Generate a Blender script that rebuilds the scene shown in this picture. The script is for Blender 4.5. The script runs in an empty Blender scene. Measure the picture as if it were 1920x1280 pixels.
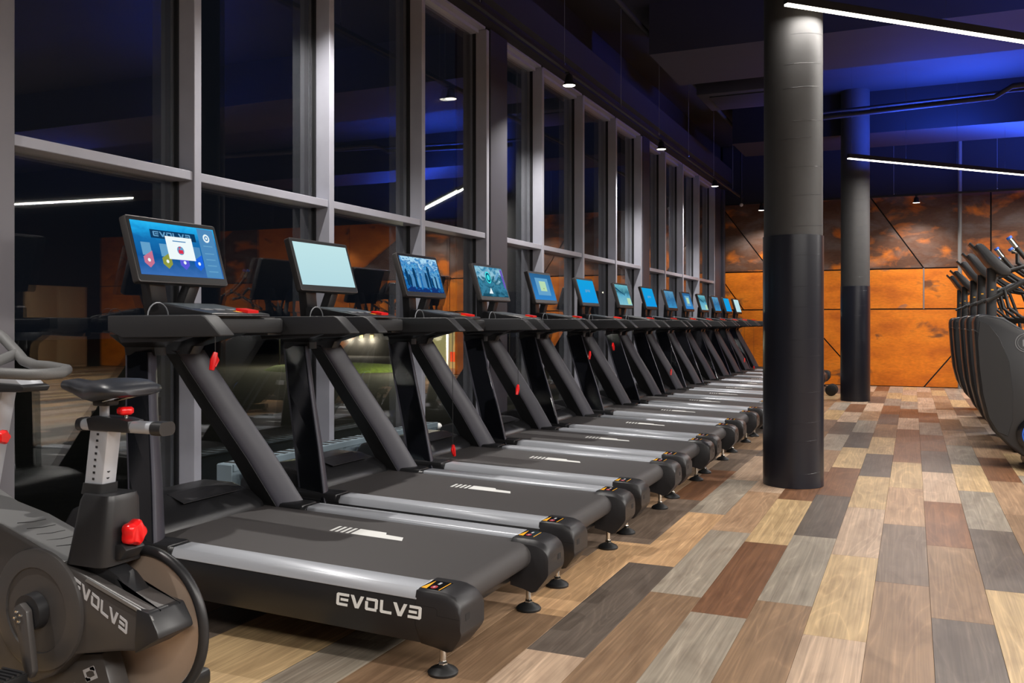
import bpy, bmesh, math, random
from mathutils import Vector, Matrix
random.seed(7)
SC = bpy.context.scene
COL = SC.collection
R = math.radians
PI = math.pi

# ------------------------------------------------------------------ camera, world, exposure
F_PX, H_CAM = 1700.0, 1.158
YAW = math.atan(751.0 / F_PX)
cam_d = bpy.data.cameras.new('camera')
cam = bpy.data.objects.new('camera', cam_d)
COL.objects.link(cam)
cam.location = (0, 0, H_CAM)
cam.rotation_euler = (R(90), 0, YAW)
cam_d.sensor_fit = 'HORIZONTAL'
cam_d.sensor_width = 36.0
cam_d.lens = F_PX / 1920.0 * 36.0
cam_d.shift_y = -35.0 / 1920.0
cam_d.clip_start = 0.05
cam_d.clip_end = 400
SC.camera = cam
world = bpy.data.worlds.new('night_sky')
SC.world = world
world.use_nodes = True
bg = world.node_tree.nodes.get('Background') or world.node_tree.nodes.new('ShaderNodeBackground')
bg.inputs[0].default_value = (0.004, 0.005, 0.008, 1)
bg.inputs[1].default_value = 1.0
SC.view_settings.view_transform = 'Standard'
SC.view_settings.look = 'None'
SC.view_settings.exposure = 0.0
SC.view_settings.gamma = 1.0
SC.view_settings.use_curve_mapping = False

POWER_SPOT = 300.0      # one ceiling spotlight (W)
POWER_LINE = 38.0       # white light per metre of line light (W)
POWER_BLUE = 130.0       # blue uplight per metre (W)
WARM = (1.0, 0.86, 0.70)
NEUTRAL = (1.0, 0.955, 0.90)

def add_light(name, kind, loc, rot, power, color, size=0.1, size_y=None, spot=None, blend=0.5, parent=None):
    d = bpy.data.lights.new(name, kind)
    d.energy = power
    d.color = color
    if kind == 'AREA':
        d.size = size
        if size_y:
            d.shape = 'RECTANGLE'
            d.size_y = size_y
    else:
        d.shadow_soft_size = size
    if kind == 'SPOT':
        d.spot_size = spot
        d.spot_blend = blend
    o = bpy.data.objects.new(name, d)
    COL.objects.link(o)
    o.location = loc
    o.rotation_euler = rot
    if parent:
        o.parent = parent
    return o

# ------------------------------------------------------------------ materials
def lin(c):
    return tuple(((v / 255.0) / 12.92 if v / 255.0 <= 0.04045 else ((v / 255.0 + 0.055) / 1.055) ** 2.4) for v in c)

def new_mat(name):
    m = bpy.data.materials.new(name)
    m.use_nodes = True
    nt = m.node_tree
    return m, nt, nt.nodes['Principled BSDF']

def N(nt, kind, **kw):
    n = nt.nodes.new(kind)
    for k, v in kw.items():
        setattr(n, k, v)
    return n

def ramp(nt, fac, stops):
    r = N(nt, 'ShaderNodeValToRGB')
    el = r.color_ramp.elements
    while len(el) > 1:
        el.remove(el[-1])
    el[0].position = stops[0][0]
    el[0].color = (*stops[0][1], 1)
    for p, c in stops[1:]:
        e = el.new(p)
        e.color = (*c, 1)
    nt.links.new(fac, r.inputs[0])
    return r.outputs[0]

def mixc(nt, fac, a, b, mode='MIX'):
    m = N(nt, 'ShaderNodeMix', data_type='RGBA', blend_type=mode)
    for sock, v in ((m.inputs[0], fac), (m.inputs[6], a), (m.inputs[7], b)):
        if hasattr(v, 'is_linked'):
            nt.links.new(v, sock)
        elif isinstance(v, (int, float)):
            sock.default_value = v
        else:
            sock.default_value = (*v[:3], 1)
    return m.outputs[2]

def plain(name, rgb, rough=0.5, metal=0.0, spec=0.5, grain=0.0, grain_scale=200.0, var=0.0, coat=0.0):
    m, nt, b = new_mat(name)
    c = lin(rgb)
    b.inputs['Base Color'].default_value = (*c, 1)
    b.inputs['Roughness'].default_value = rough
    b.inputs['Metallic'].default_value = metal
    b.inputs['Specular IOR Level'].default_value = spec
    b.inputs['Coat Weight'].default_value = coat
    b.inputs['Coat Roughness'].default_value = 0.08
    if grain or var:
        tc = N(nt, 'ShaderNodeTexCoord')
        nz = N(nt, 'ShaderNodeTexNoise')
        nz.inputs['Scale'].default_value = grain_scale
        nz.inputs['Detail'].default_value = 3
        nt.links.new(tc.outputs['Object'], nz.inputs['Vector'])
        if grain:
            bp = N(nt, 'ShaderNodeBump')
            bp.inputs['Strength'].default_value = grain
            bp.inputs['Distance'].default_value = 0.002
            nt.links.new(nz.outputs[0], bp.inputs['Height'])
            nt.links.new(bp.outputs[0], b.inputs['Normal'])
        if var:
            o = ramp(nt, nz.outputs[0], [(0.3, tuple(x * (1 - var) for x in c)), (0.7, tuple(min(1, x * (1 + var)) for x in c))])
            nt.links.new(o, b.inputs['Base Color'])
    return m

def emit(name, rgb, strength):
    m = bpy.data.materials.new(name)
    m.use_nodes = True
    nt = m.node_tree
    nt.nodes.remove(nt.nodes['Principled BSDF'])
    e = N(nt, 'ShaderNodeEmission')
    e.inputs[0].default_value = (*lin(rgb), 1)
    e.inputs[1].default_value = strength
    nt.links.new(e.outputs[0], nt.nodes['Material Output'].inputs[0])
    return m

M = {}
M['black_satin'] = plain('black_satin', (30, 30, 32), 0.33, grain=0.15, grain_scale=900)
M['black_matte'] = plain('black_matte', (24, 24, 26), 0.6)
M['black_gloss'] = plain('black_gloss', (16, 17, 21), 0.12, spec=0.6)
M['cap_black'] = plain('cap_black', (35, 34, 36), 0.38, grain=0.2, grain_scale=1200)
M['strut'] = plain('strut_lit_tone', (58, 57, 66), 0.42, spec=0.45, grain=0.1, grain_scale=900)  # purple-grey of the lit round back is put into the colour
M['silver'] = plain('brushed_silver', (178, 181, 188), 0.36, metal=0.3, grain=0.05, grain_scale=500)
M['chrome'] = plain('chrome', (215, 212, 205), 0.14, metal=1.0)
M['belt'] = plain('belt_rubber', (64, 61, 61), 0.55, spec=0.4, grain=0.35, grain_scale=700, var=0.08)
M['rubber'] = plain('black_rubber', (20, 20, 21), 0.5)
M['rail_grip'] = plain('rail_grip', (39, 39, 41), 0.45, grain=0.3, grain_scale=900)
M['white_print'] = plain('white_print', (225, 225, 222), 0.5)
M['grey_print'] = plain('grey_print', (185, 185, 188), 0.45)
M['dim_print'] = plain('dim_print', (120, 122, 126), 0.5)
M['yellow_print'] = plain('yellow_print', (243, 172, 20), 0.5)
M['red_print'] = plain('red_print', (165, 30, 40), 0.5)
M['red_plastic'] = plain('red_plastic', (225, 22, 24), 0.28, spec=0.5)
M['keypad'] = plain('keypad', (70, 78, 84), 0.3)
M['bezel'] = plain('bezel_glass', (10, 10, 12), 0.4, spec=0.3)
M['screen_frame'] = plain('screen_frame', (70, 68, 68), 0.38, metal=0.5)
M['mullion'] = plain('mullion_paint', (154, 155, 166), 0.42, spec=0.4, var=0.05, grain_scale=6)
M['gasket'] = plain('gasket', (14, 15, 20), 0.6)
M['dark_column'] = plain('dark_column_paint', (54, 53, 62), 0.5, var=0.06, grain_scale=4)
M['column_grey'] = plain('column_grey', (104, 102, 108), 0.5, var=0.05, grain_scale=4)
M['ceiling'] = plain('ceiling_paint', (24, 24, 28), 0.8, var=0.2, grain_scale=1.5)
M['beam'] = plain('beam_paint', (40, 40, 42), 0.75, var=0.1, grain_scale=2)
M['black_paint'] = plain('black_paint', (24, 24, 26), 0.7)
M['beam_unlit'] = plain('beam_unlit_dark', (11, 11, 13), 0.85)  # far beam's darkness put into the colour, against the strong uplight
M['pillar_upper'] = plain('pillar_upper', (54, 53, 53), 0.6, grain=0.25, grain_scale=14, var=0.06)
M['pillar_wrap'] = plain('pillar_wrap', (27, 28, 37), 0.3, spec=0.45, grain=0.08, grain_scale=30)
M['radiator'] = plain('radiator_paint', (120, 136, 146), 0.4)
M['joint'] = plain('joint_black', (14, 12, 11), 0.8)
M['tan_door'] = plain('tan_door', (190, 160, 120), 0.5)
M['asphalt'] = plain('asphalt', (46, 42, 38), 0.9, var=0.3, grain_scale=3)
M['grass'] = plain('grass_green', (92, 110, 38), 0.9, var=0.35, grain_scale=5)
M['facade'] = plain('facade_dark', (60, 58, 54), 0.9, var=0.2, grain_scale=2)
M['machine'] = plain('machine_shell', (40, 41, 44), 0.4, grain=0.1, grain_scale=800)
M['machine_nose'] = plain('machine_nose', (30, 31, 34), 0.38)
M['blue_plastic'] = plain('blue_plastic', (40, 95, 200), 0.35)
M['seat'] = plain('seat_vinyl', (40, 42, 48), 0.38, grain=0.15, grain_scale=600)
M['bike_shell'] = plain('bike_shell', (66, 63, 62), 0.36, spec=0.5, grain=0.08, grain_scale=700)
M['bike_top'] = plain('bike_top', (120, 120, 120), 0.35, metal=0.4)
M['bike_dark'] = plain('bike_dark', (34, 34, 36), 0.4)
M['wheel_disc'] = plain('flywheel_floor_tint', (190, 168, 150), 0.33, metal=0.35, var=0.06, grain_scale=8)  # tan of the mirrored floor is put into the disc colour
M['handle_foam'] = plain('handle_foam', (92, 92, 92), 0.55, grain=0.3, grain_scale=500)
M['led'] = emit('led_white', (255, 246, 228), 7.0)
M['spot_glow'] = emit('spot_glow', (255, 246, 228), 7.0)
M['glow_warm'] = emit('glow_warm', (255, 214, 130), 5.0)
M['glow_white'] = emit('glow_white', (255, 240, 205), 6.0)
M['glow_red'] = emit('glow_red', (235, 60, 40), 1.6)
M['glow_shop'] = emit('glow_shop', (220, 205, 140), 0.7)

def glass_mat():
    m = bpy.data.materials.new('window_glass')
    m.use_nodes = True
    nt = m.node_tree
    nt.nodes.remove(nt.nodes['Principled BSDF'])
    lw = N(nt, 'ShaderNodeLayerWeight')
    lw.inputs[0].default_value = 0.5
    pw = N(nt, 'ShaderNodeMath', operation='POWER')
    pw.inputs[1].default_value = 3.2
    nt.links.new(lw.outputs['Facing'], pw.inputs[0])
    ma = N(nt, 'ShaderNodeMath', operation='MULTIPLY_ADD')
    ma.inputs[1].default_value = 0.80
    ma.inputs[2].default_value = 0.13
    nt.links.new(pw.outputs[0], ma.inputs[0])
    tr = N(nt, 'ShaderNodeBsdfTransparent')
    tr.inputs[0].default_value = (0.9, 0.93, 0.92, 1)
    gl = N(nt, 'ShaderNodeBsdfGlossy')
    gl.inputs['Roughness'].default_value = 0.012
    mx = N(nt, 'ShaderNodeMixShader')
    nt.links.new(ma.outputs[0], mx.inputs[0])
    nt.links.new(tr.outputs[0], mx.inputs[1])
    nt.links.new(gl.outputs[0], mx.inputs[2])
    nt.links.new(mx.outputs[0], nt.nodes['Material Output'].inputs[0])
    return m
M['glass'] = glass_mat()

def plank_mat(name, attr):
    """oak grain on a vinyl plank; the tint is the object's own colour, or a face colour for the joined field"""
    m, nt, b = new_mat(name)
    if attr:
        a = N(nt, 'ShaderNodeAttribute')
        a.attribute_name = 'tint'
        tint = a.outputs['Color']
        geo = N(nt, 'ShaderNodeNewGeometry')
        base_vec = geo.outputs['Position']
        rnd = None
    else:
        oi = N(nt, 'ShaderNodeObjectInfo')
        tint = oi.outputs['Color']
        tc = N(nt, 'ShaderNodeTexCoord')
        base_vec = tc.outputs['Object']
        rnd = oi.outputs['Random']
    def vec(sx, sy, off):
        mp = N(nt, 'ShaderNodeMapping')
        mp.inputs['Scale'].default_value = (sx, sy, 1)
        nt.links.new(base_vec, mp.inputs['Vector'])
        if rnd is not None:
            mu = N(nt, 'ShaderNodeMath', operation='MULTIPLY')
            mu.inputs[1].default_value = off
            nt.links.new(rnd, mu.inputs[0])
            cb = N(nt, 'ShaderNodeCombineXYZ')
            nt.links.new(mu.outputs[0], cb.inputs[0])
            nt.links.new(mu.outputs[0], cb.inputs[2])
            nt.links.new(cb.outputs[0], mp.inputs['Location'])
        return mp.outputs[0]
    # cathedral figure: rings from a warped low-frequency field
    n1 = N(nt, 'ShaderNodeTexNoise')
    n1.inputs['Scale'].default_value = 1.0
    n1.inputs['Detail'].default_value = 1.5
    n1.inputs['Distortion'].default_value = 0.6
    nt.links.new(vec(6.0, 0.55, 91.0), n1.inputs['Vector'])
    mu = N(nt, 'ShaderNodeMath', operation='MULTIPLY')
    mu.inputs[1].default_value = 70.0
    nt.links.new(n1.outputs[0], mu.inputs[0])
    sn = N(nt, 'ShaderNodeMath', operation='SINE')
    nt.links.new(mu.outputs[0], sn.inputs[0])
    rings = ramp(nt, sn.outputs[0], [(0.0, (0.93,) * 3), (0.6, (0.99,) * 3), (0.9, (1.02,) * 3), (1.0, (1.16,) * 3)])
    # fine fibres
    n2 = N(nt, 'ShaderNodeTexNoise')
    n2.inputs['Scale'].default_value = 1.0
    n2.inputs['Detail'].default_value = 5
    nt.links.new(vec(120.0, 1.6, 37.0), n2.inputs['Vector'])
    fib = ramp(nt, n2.outputs[0], [(0.3, (0.78,) * 3), (0.7, (1.16,) * 3)])
    # broad blotches and knots
    n3 = N(nt, 'ShaderNodeTexNoise')
    n3.inputs['Scale'].default_value = 1.0
    n3.inputs['Detail'].default_value = 3
    n3.inputs['Distortion'].default_value = 1.0
    nt.links.new(vec(9.0, 2.6, 53.0), n3.inputs['Vector'])
    blo = ramp(nt, n3.outputs[0], [(0.28, (0.74, 0.71, 0.70)), (0.55, (1.0, 1.0, 1.0)), (0.75, (1.12, 1.10, 1.08))])
    c = mixc(nt, 1.0, tint, rings, 'MULTIPLY')
    c = mixc(nt, 1.0, c, fib, 'MULTIPLY')
    c = mixc(nt, 1.0, c, blo, 'MULTIPLY')
    nt.links.new(c, b.inputs['Base Color'])
    b.inputs['Roughness'].default_value = 0.42
    b.inputs['Specular IOR Level'].default_value = 0.35
    bp = N(nt, 'ShaderNodeBump')
    bp.inputs['Strength'].default_value = 0.12
    bp.inputs['Distance'].default_value = 0.001
    nt.links.new(n2.outputs[0], bp.inputs['Height'])
    nt.links.new(bp.outputs[0], b.inputs['Normal'])
    return m
M['plank'] = plank_mat('vinyl_plank', False)
M['plank_field'] = plank_mat('vinyl_plank_field', True)

def rust_mat(name, bright):
    m, nt, b = new_mat(name)
    tc = N(nt, 'ShaderNodeTexCoord')
    oi = N(nt, 'ShaderNodeObjectInfo')
    cb = N(nt, 'ShaderNodeCombineXYZ')
    mu = N(nt, 'ShaderNodeMath', operation='MULTIPLY')
    mu.inputs[1].default_value = 40
    nt.links.new(oi.outputs['Random'], mu.inputs[0])
    nt.links.new(mu.outputs[0], cb.inputs[0])
    nt.links.new(mu.outputs[0], cb.inputs[2])
    def nz(sx, sz, det, dist):
        mp = N(nt, 'ShaderNodeMapping')
        mp.inputs['Scale'].default_value = (sx, 1, sz)
        nt.links.new(cb.outputs[0], mp.inputs['Location'])
        nt.links.new(tc.outputs['Object'], mp.inputs['Vector'])
        n = N(nt, 'ShaderNodeTexNoise')
        n.inputs['Scale'].default_value = 1.0
        n.inputs['Detail'].default_value = det
        n.inputs['Distortion'].default_value = dist
        nt.links.new(mp.outputs[0], n.inputs['Vector'])
        return n.outputs[0]
    o1, o2, dk, gy = lin((220, 121, 24)), lin((182, 92, 20)), lin((80, 56, 43)), lin((110, 96, 90))
    base = ramp(nt, nz(1.6, 3.4, 7, 0.2), [(0.3, o2), (0.55, o1), (0.8, lin((226, 136, 38)))])
    patch = nz(1.3, 2.2, 6, 0.35)
    if bright:
        c = mixc(nt, ramp(nt, patch, [(0.60, (0,) * 3), (0.65, (0.85,) * 3)]), base, dk)
        c = mixc(nt, ramp(nt, nz(2.0, 3.4, 6, 0.3), [(0.66, (0,) * 3), (0.70, (0.6,) * 3)]), c, gy)
    else:
        c = mixc(nt, ramp(nt, patch, [(0.37, (0,) * 3), (0.47, (0.95,) * 3)]), base, dk)
        c = mixc(nt, ramp(nt, nz(1.6, 3.2, 9, 0.5), [(0.47, (0,) * 3), (0.62, (0.7,) * 3)]), c, gy)
    c = mixc(nt, 1.0, c, ramp(nt, nz(14, 40, 4, 0.3), [(0.3, (0.84,) * 3), (0.7, (1.1,) * 3)]), 'MULTIPLY')
    nt.links.new(c, b.inputs['Base Color'])
    b.inputs['Roughness'].default_value = 0.5
    b.inputs['Specular IOR Level'].default_value = 0.3
    return m
M['rust_bright'] = rust_mat('rusted_steel_bright', True)
M['rust_dark'] = rust_mat('rusted_steel_dark', False)

def screen_mat(name, stops, scale=0.0, dist=0.0, strength=1.0, axis=2):
    """picture on a lit display: a vertical colour run, broken up by noise where it shows a photograph"""
    m = bpy.data.materials.new(name)
    m.use_nodes = True
    nt = m.node_tree
    nt.nodes.remove(nt.nodes['Principled BSDF'])
    tc = N(nt, 'ShaderNodeTexCoord')
    sp = N(nt, 'ShaderNodeSeparateXYZ')
    nt.links.new(tc.outputs['Generated'], sp.inputs[0])
    fac = sp.outputs[axis]
    if scale:
        nz = N(nt, 'ShaderNodeTexNoise')
        nz.inputs['Scale'].default_value = scale
        nz.inputs['Detail'].default_value = 4
        nz.inputs['Distortion'].default_value = 1.2
        nt.links.new(tc.outputs['Generated'], nz.inputs['Vector'])
        sb = N(nt, 'ShaderNodeMath', operation='SUBTRACT')
        sb.inputs[1].default_value = 0.5
        nt.links.new(nz.outputs[0], sb.inputs[0])
        ma = N(nt, 'ShaderNodeMath', operation='MULTIPLY_ADD')
        ma.inputs[1].default_value = dist
        nt.links.new(sb.outputs[0], ma.inputs[0])
        nt.links.new(fac, ma.inputs[2])
        fac = ma.outputs[0]
    col = ramp(nt, fac, [(p, lin(c)) for p, c in stops])
    e = N(nt, 'ShaderNodeEmission')
    e.inputs[1].default_value = strength
    nt.links.new(col, e.inputs[0])
    nt.links.new(e.outputs[0], nt.nodes['Material Output'].inputs[0])
    return m
S = {}
S['home'] = screen_mat('screen_home', [(0, (60, 110, 180)), (0.35, (16, 84, 150)), (0.7, (22, 110, 175)), (0.88, (30, 160, 225)), (1, (40, 180, 240))], 7, 0.28)
S['pale'] = screen_mat('screen_pale', [(0, (180, 218, 226)), (1, (192, 228, 232))])
S['crowd'] = screen_mat('screen_crowd', [(0.0, (20, 50, 110)), (0.3, (30, 120, 190)), (0.45, (16, 70, 140)), (0.6, (90, 170, 220)), (0.75, (30, 110, 180)), (1, (170, 215, 240))], 9, 1.5)
S['ride'] = screen_mat('screen_ride', [(0.0, (24, 74, 96)), (0.35, (60, 130, 160)), (0.55, (30, 90, 115)), (0.75, (150, 200, 220)), (1, (60, 130, 165))], 4, 1.3)
S['panel'] = screen_mat('screen_panel', [(0, (50, 130, 200)), (1, (44, 96, 140))])
S['cyan'] = screen_mat('screen_cyan', [(0, (20, 150, 225)), (1, (22, 160, 220))])
S['beach'] = screen_mat('screen_beach', [(0, (130, 190, 205)), (0.45, (90, 165, 195)), (0.6, (50, 110, 130)), (1, (110, 185, 200))], 2.5, 0.5)
S['dusk'] = screen_mat('screen_dusk', [(0, (60, 140, 190)), (0.5, (50, 105, 150)), (1, (90, 150, 185))], 6, 0.9)
S['white'] = emit('screen_white', (232, 245, 248), 1.0)
S['pop'] = emit('screen_pop', (238, 248, 250), 1.0)
S['pink'] = emit('screen_pink', (205, 120, 150), 0.9)
S['olive'] = emit('screen_olive', (150, 160, 70), 0.9)
S['violet'] = emit('screen_violet', (92, 92, 225), 0.9)
S['blue'] = emit('screen_blue', (30, 105, 235), 0.9)
S['light_blue'] = emit('screen_light_blue', (110, 175, 220), 0.8)
S['sky'] = emit('screen_sky', (85, 150, 205), 0.8)
S['teal'] = emit('screen_teal', (60, 220, 225), 1.0)
S['lime'] = emit('screen_lime', (180, 215, 175), 1.0)
S['red'] = emit('screen_red', (215, 50, 80), 1.0)
S['navy'] = emit('screen_navy', (14, 60, 100), 0.9)
S['purple'] = emit('screen_purple', (110, 90, 190), 0.9)

# ------------------------------------------------------------------ mesh helpers
class MB:
    def __init__(self):
        self.bm = bmesh.new()
    def ring(self, pts):
        return [self.bm.verts.new(p) for p in pts]
    def bridge(self, a, b, closed=True):
        n = len(a)
        for i in range(n if closed else n - 1):
            j = (i + 1) % n
            try:
                self.bm.faces.new((a[i], a[j], b[j], b[i]))
            except ValueError:
                pass
    def cap(self, r):
        try:
            self.bm.faces.new(r)
        except ValueError:
            pass
    def loft(self, rings, caps=True):
        rs = [self.ring(r) for r in rings]
        for a, b in zip(rs, rs[1:]):
            self.bridge(a, b)
        if caps:
            self.cap(rs[0][::-1])
            self.cap(rs[-1])
        return self
    def box(self, x0, x1, y0, y1, z0, z1):
        return self.loft([[(x0, y0, z), (x1, y0, z), (x1, y1, z), (x0, y1, z)] for z in (z0, z1)])
    def prism_y(self, poly, y0, y1):
        """polygon in x, z pushed along y"""
        return self.loft([[(x, y, z) for x, z in poly] for y in (y0, y1)])
    def prism_x(self, poly, x0, x1):
        return self.loft([[(x, y, z) for y, z in poly] for x in (x0, x1)])
    def prism_z(self, poly, z0, z1):
        return self.loft([[(x, y, z) for x, y in poly] for z in (z0, z1)])
    def tube(self, path, r, n=10, closed=False):
        path = [Vector(p) for p in path]
        rs = r if isinstance(r, (list, tuple)) else [r] * len(path)
        rings = []
        nrm = None
        for i, p in enumerate(path):
            a = path[max(i - 1, 0)]
            b = path[min(i + 1, len(path) - 1)]
            t = (b - a).normalized()
            if nrm is None:
                nrm = t.orthogonal().normalized()
            nrm = (nrm - t * nrm.dot(t))
            if nrm.length < 1e-6:
                nrm = t.orthogonal()
            nrm.normalize()
            bi = t.cross(nrm)
            rings.append([tuple(p + (nrm * math.cos(2 * PI * k / n) + bi * math.sin(2 * PI * k / n)) * rs[i]) for k in range(n)])
        return self.loft(rings)
    def lathe(self, prof, center=(0, 0, 0), axis='z', n=24):
        cx, cy, cz = center
        rings = []
        for r, h in prof:
            ring = []
            for k in range(n):
                a = 2 * PI * k / n
                u, v = r * math.cos(a), r * math.sin(a)
                ring.append({'z': (cx + u, cy + v, cz + h), 'y': (cx + u, cy + h, cz + v), 'x': (cx + h, cy + u, cz + v)}[axis])
            rings.append(ring)
        return self.loft(rings)
    def torus(self, center, R0, r0, axis='y', n=48, m=10):
        cx, cy, cz = center
        rings = []
        for k in range(n):
            a = 2 * PI * k / n
            ring = []
            for j in range(m):
                b = 2 * PI * j / m
                rr = R0 + r0 * math.cos(b)
                h = r0 * math.sin(b)
                u, v = rr * math.cos(a), rr * math.sin(a)
                ring.append({'y': (cx + u, cy + h, cz + v), 'z': (cx + u, cy + v, cz + h), 'x': (cx + h, cy + u, cz + v)}[axis])
            rings.append(self.ring(ring))
        for k in range(n):
            self.bridge(rings[k], rings[(k + 1) % n])
        return self
    def quad(self, pts):
        self.bm.faces.new(self.ring(pts))
        return self
    def slab(self, pts, d):
        """polygon in space with thickness vector d"""
        d = Vector(d)
        return self.loft([[tuple(Vector(p)) for p in pts], [tuple(Vector(p) + d) for p in pts]])
    def mesh(self, name, mat, smooth=35, bevel=0.0, seg=2):
        bm = self.bm
        bmesh.ops.remove_doubles(bm, verts=bm.verts, dist=1e-6)
        bmesh.ops.recalc_face_normals(bm, faces=bm.faces)
        if bevel:
            ed = [e for e in bm.edges if len(e.link_faces) == 2 and e.calc_face_angle(0) > R(30)]
            bmesh.ops.bevel(bm, geom=ed, offset=bevel, segments=seg, affect='EDGES', profile=0.5, clamp_overlap=True)
        me = bpy.data.meshes.new(name)
        bm.to_mesh(me)
        bm.free()
        if mat:
            me.materials.append(mat)
        if smooth:
            for p in me.polygons:
                p.use_smooth = True
            me.set_sharp_from_angle(angle=R(smooth))
        return me
    def build(self, name, mat, parent=None, smooth=35, bevel=0.0, seg=2):
        o = bpy.data.objects.new(name, self.mesh(name, mat, smooth, bevel, seg))
        COL.objects.link(o)
        if parent:
            o.parent = parent
        return o

def tag(o, label=None, cat=None, group=None, kind=None):
    for k, v in (('label', label), ('category', cat), ('group', group), ('kind', kind)):
        if v:
            o[k] = v
    return o

def empty(name, loc=(0, 0, 0), rotz=0.0):
    o = bpy.data.objects.new(name, None)
    COL.objects.link(o)
    o.location = loc
    o.rotation_euler = (0, 0, rotz)
    o.empty_display_size = 0.1
    return o

def children(o):
    return [c for c in KIDS.get(o.name, [])]

def copy_tree(o, skip=()):
    """a thing with copies of its parts and sub-parts"""
    m = {}
    def rec(src, par):
        if src.name.split('.')[0] in skip:
            return
        c = src.copy()
        COL.objects.link(c)
        c.parent = par
        m[src.name] = c
        for ch in list(src.children):
            rec(ch, c)
    rec(o, None)
    return m

def rrect(l, t, r, k=3):
    """rounded rectangle outline, 4*(k+1) points"""
    out = []
    for cx, cy, a0 in ((l / 2 - r, t / 2 - r, 0), (-l / 2 + r, t / 2 - r, 90), (-l / 2 + r, -t / 2 + r, 180), (l / 2 - r, -t / 2 + r, 270)):
        for i in range(k + 1):
            a = R(a0 + 90 * i / k)
            out.append((cx + r * math.cos(a), cy + r * math.sin(a)))
    return out

# the block-letter wordmark (E V O L V and a mirrored E) and the linked emblem, as outlines in u, v
T_ = 0.21
def _bar(u0, u1, v0, v1):
    return [(u0, v0), (u1, v0), (u1, v1), (u0, v1)]
LET = {
    'E': [[(0, 0.1), (0.1, 0), (0.88, 0), (0.88, T_), (T_, T_), (T_, 1 - T_), (0.98, 1 - T_), (0.98, 1), (0.1, 1), (0, 0.9)], _bar(0.33, 0.92, 0.40, 0.60)],
    'V': [[(0, 1), (0.25, 1), (0.52, 0.3), (0.52, 0), (0.38, 0)], [(1.04, 1), (0.79, 1), (0.52, 0.3), (0.52, 0), (0.66, 0)]],
    'O': [[(0.08, 1), (0.86, 1), (0.96, 0.9), (0.96, 0.22), (0.75, 0.22), (0.75, 1 - T_), (0.08, 1 - T_)], [(0.88, 0), (0.1, 0), (0, 0.1), (0, 0.7), (T_, 0.7), (T_, T_), (0.88, T_)]],
    'L': [[(0, 1), (T_, 1), (T_, T_), (0.88, T_), (0.88, 0), (0.1, 0), (0, 0.1)]],
}
LET['3'] = [[(0.95 - u, 1 - v) for u, v in p] for p in LET['E']]
def wordmark(mb, to3d, d, letters='EVOLV3'):
    u0 = 0.0
    for ch in letters:
        for poly in LET[ch]:
            mb.slab([to3d(u + u0, v) for u, v in poly], d)
        u0 += {'E': 1.10, 'V': 1.15, 'O': 1.14, 'L': 0.98, '3': 1.1}[ch]
    return mb
def emblem(mb, to3d, d):
    a = [(0.0, 0.35), (0.5, 1.0), (0.75, 0.9), (0.62, 0.72), (0.52, 0.76), (0.24, 0.36), (0.5, 0.2), (0.62, 0.36), (0.78, 0.26), (0.56, 0.0)]
    for f in (lambda u, v: (u, v), lambda u, v: (1.12 - u, 1.02 - v)):
        mb.slab([to3d(*f(u, v)) for u, v in a], d)
    return mb

# ------------------------------------------------------------------ the room
XG = -3.515                       # inner glass plane
XM = -3.40                        # room-side face of the mullions
Y_BACK, Z_CEIL = 17.9, 4.6
X_R, Y_F = 13.0, -3.0

# floor: base slab, single planks near the camera, the rest joined
fl = MB().box(-3.75, X_R, Y_F, Y_BACK + 0.2, -0.2, -0.008).build('floor', M['joint'], smooth=0)
tag(fl, kind='structure')
PAL = {'t': (162, 132, 104), 'd': (120, 103, 89), 'g': (152, 141, 126), 'k': (98, 87, 78), 'y': (186, 158, 118), 'r': (184, 158, 134), 'b': (124, 87, 62), 'n': (138, 111, 86), 'p': (194, 156, 116)}
W_P, X0_P = 0.2205, 0.067
# rows seen in the photograph: row index (0 spans X 0.067..0.288): first joint, then tints from the camera outwards
ROWS = {
    2: (4.95, 'nntbtnrdyg'), 1: (4.435, 'ykgygtnrnty'), 0: (3.926, 'knbrkbgbrrtr'),
    -1: (4.38, 'ndtybbrbgyr'), -2: (3.527, 'ryrykynkbgy'), -3: (3.88, 'ngkbykgtrk'),
    -4: (3.62, 'gbybtgkrbrn'), -5: (3.82, 'ngtrbndygtr'), -6: (2.97, 'rkpgrkyrtny'),
    -7: (3.35, 'npdbdtkgnty'), -8: (3.0, 'ntdtrnky'),
}
rng = random.Random(11)
L_P = 1.275
field = []
def plank(x0, x1, y0, y1, key):
    f_ = rng.uniform(0.95, 1.05)
    c = lin(tuple(min(255, v * f_) for v in PAL[key]))
    near = x0 > -2.1 and x1 < 1.9 and y1 > 2.0
    if not near:
        field.append((x0, x1, y0, y1, c))
        return
    g, ch = 0.0005, 0.0006
    w, l = (x1 - x0) / 2 - g, (y1 - y0) / 2 - g
    mb = MB()
    mb.loft([[(sx * (w - e), sy * (l - e), z) for sx, sy in ((-1, -1), (1, -1), (1, 1), (-1, 1))] for e, z in ((0, -0.008), (0, -ch), (ch, 0.0))])
    o = mb.build('plank', M['plank'], fl, smooth=0)
    o.location = ((x0 + x1) / 2, (y0 + y1) / 2, 0)
    o.color = (*c, 1)
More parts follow.
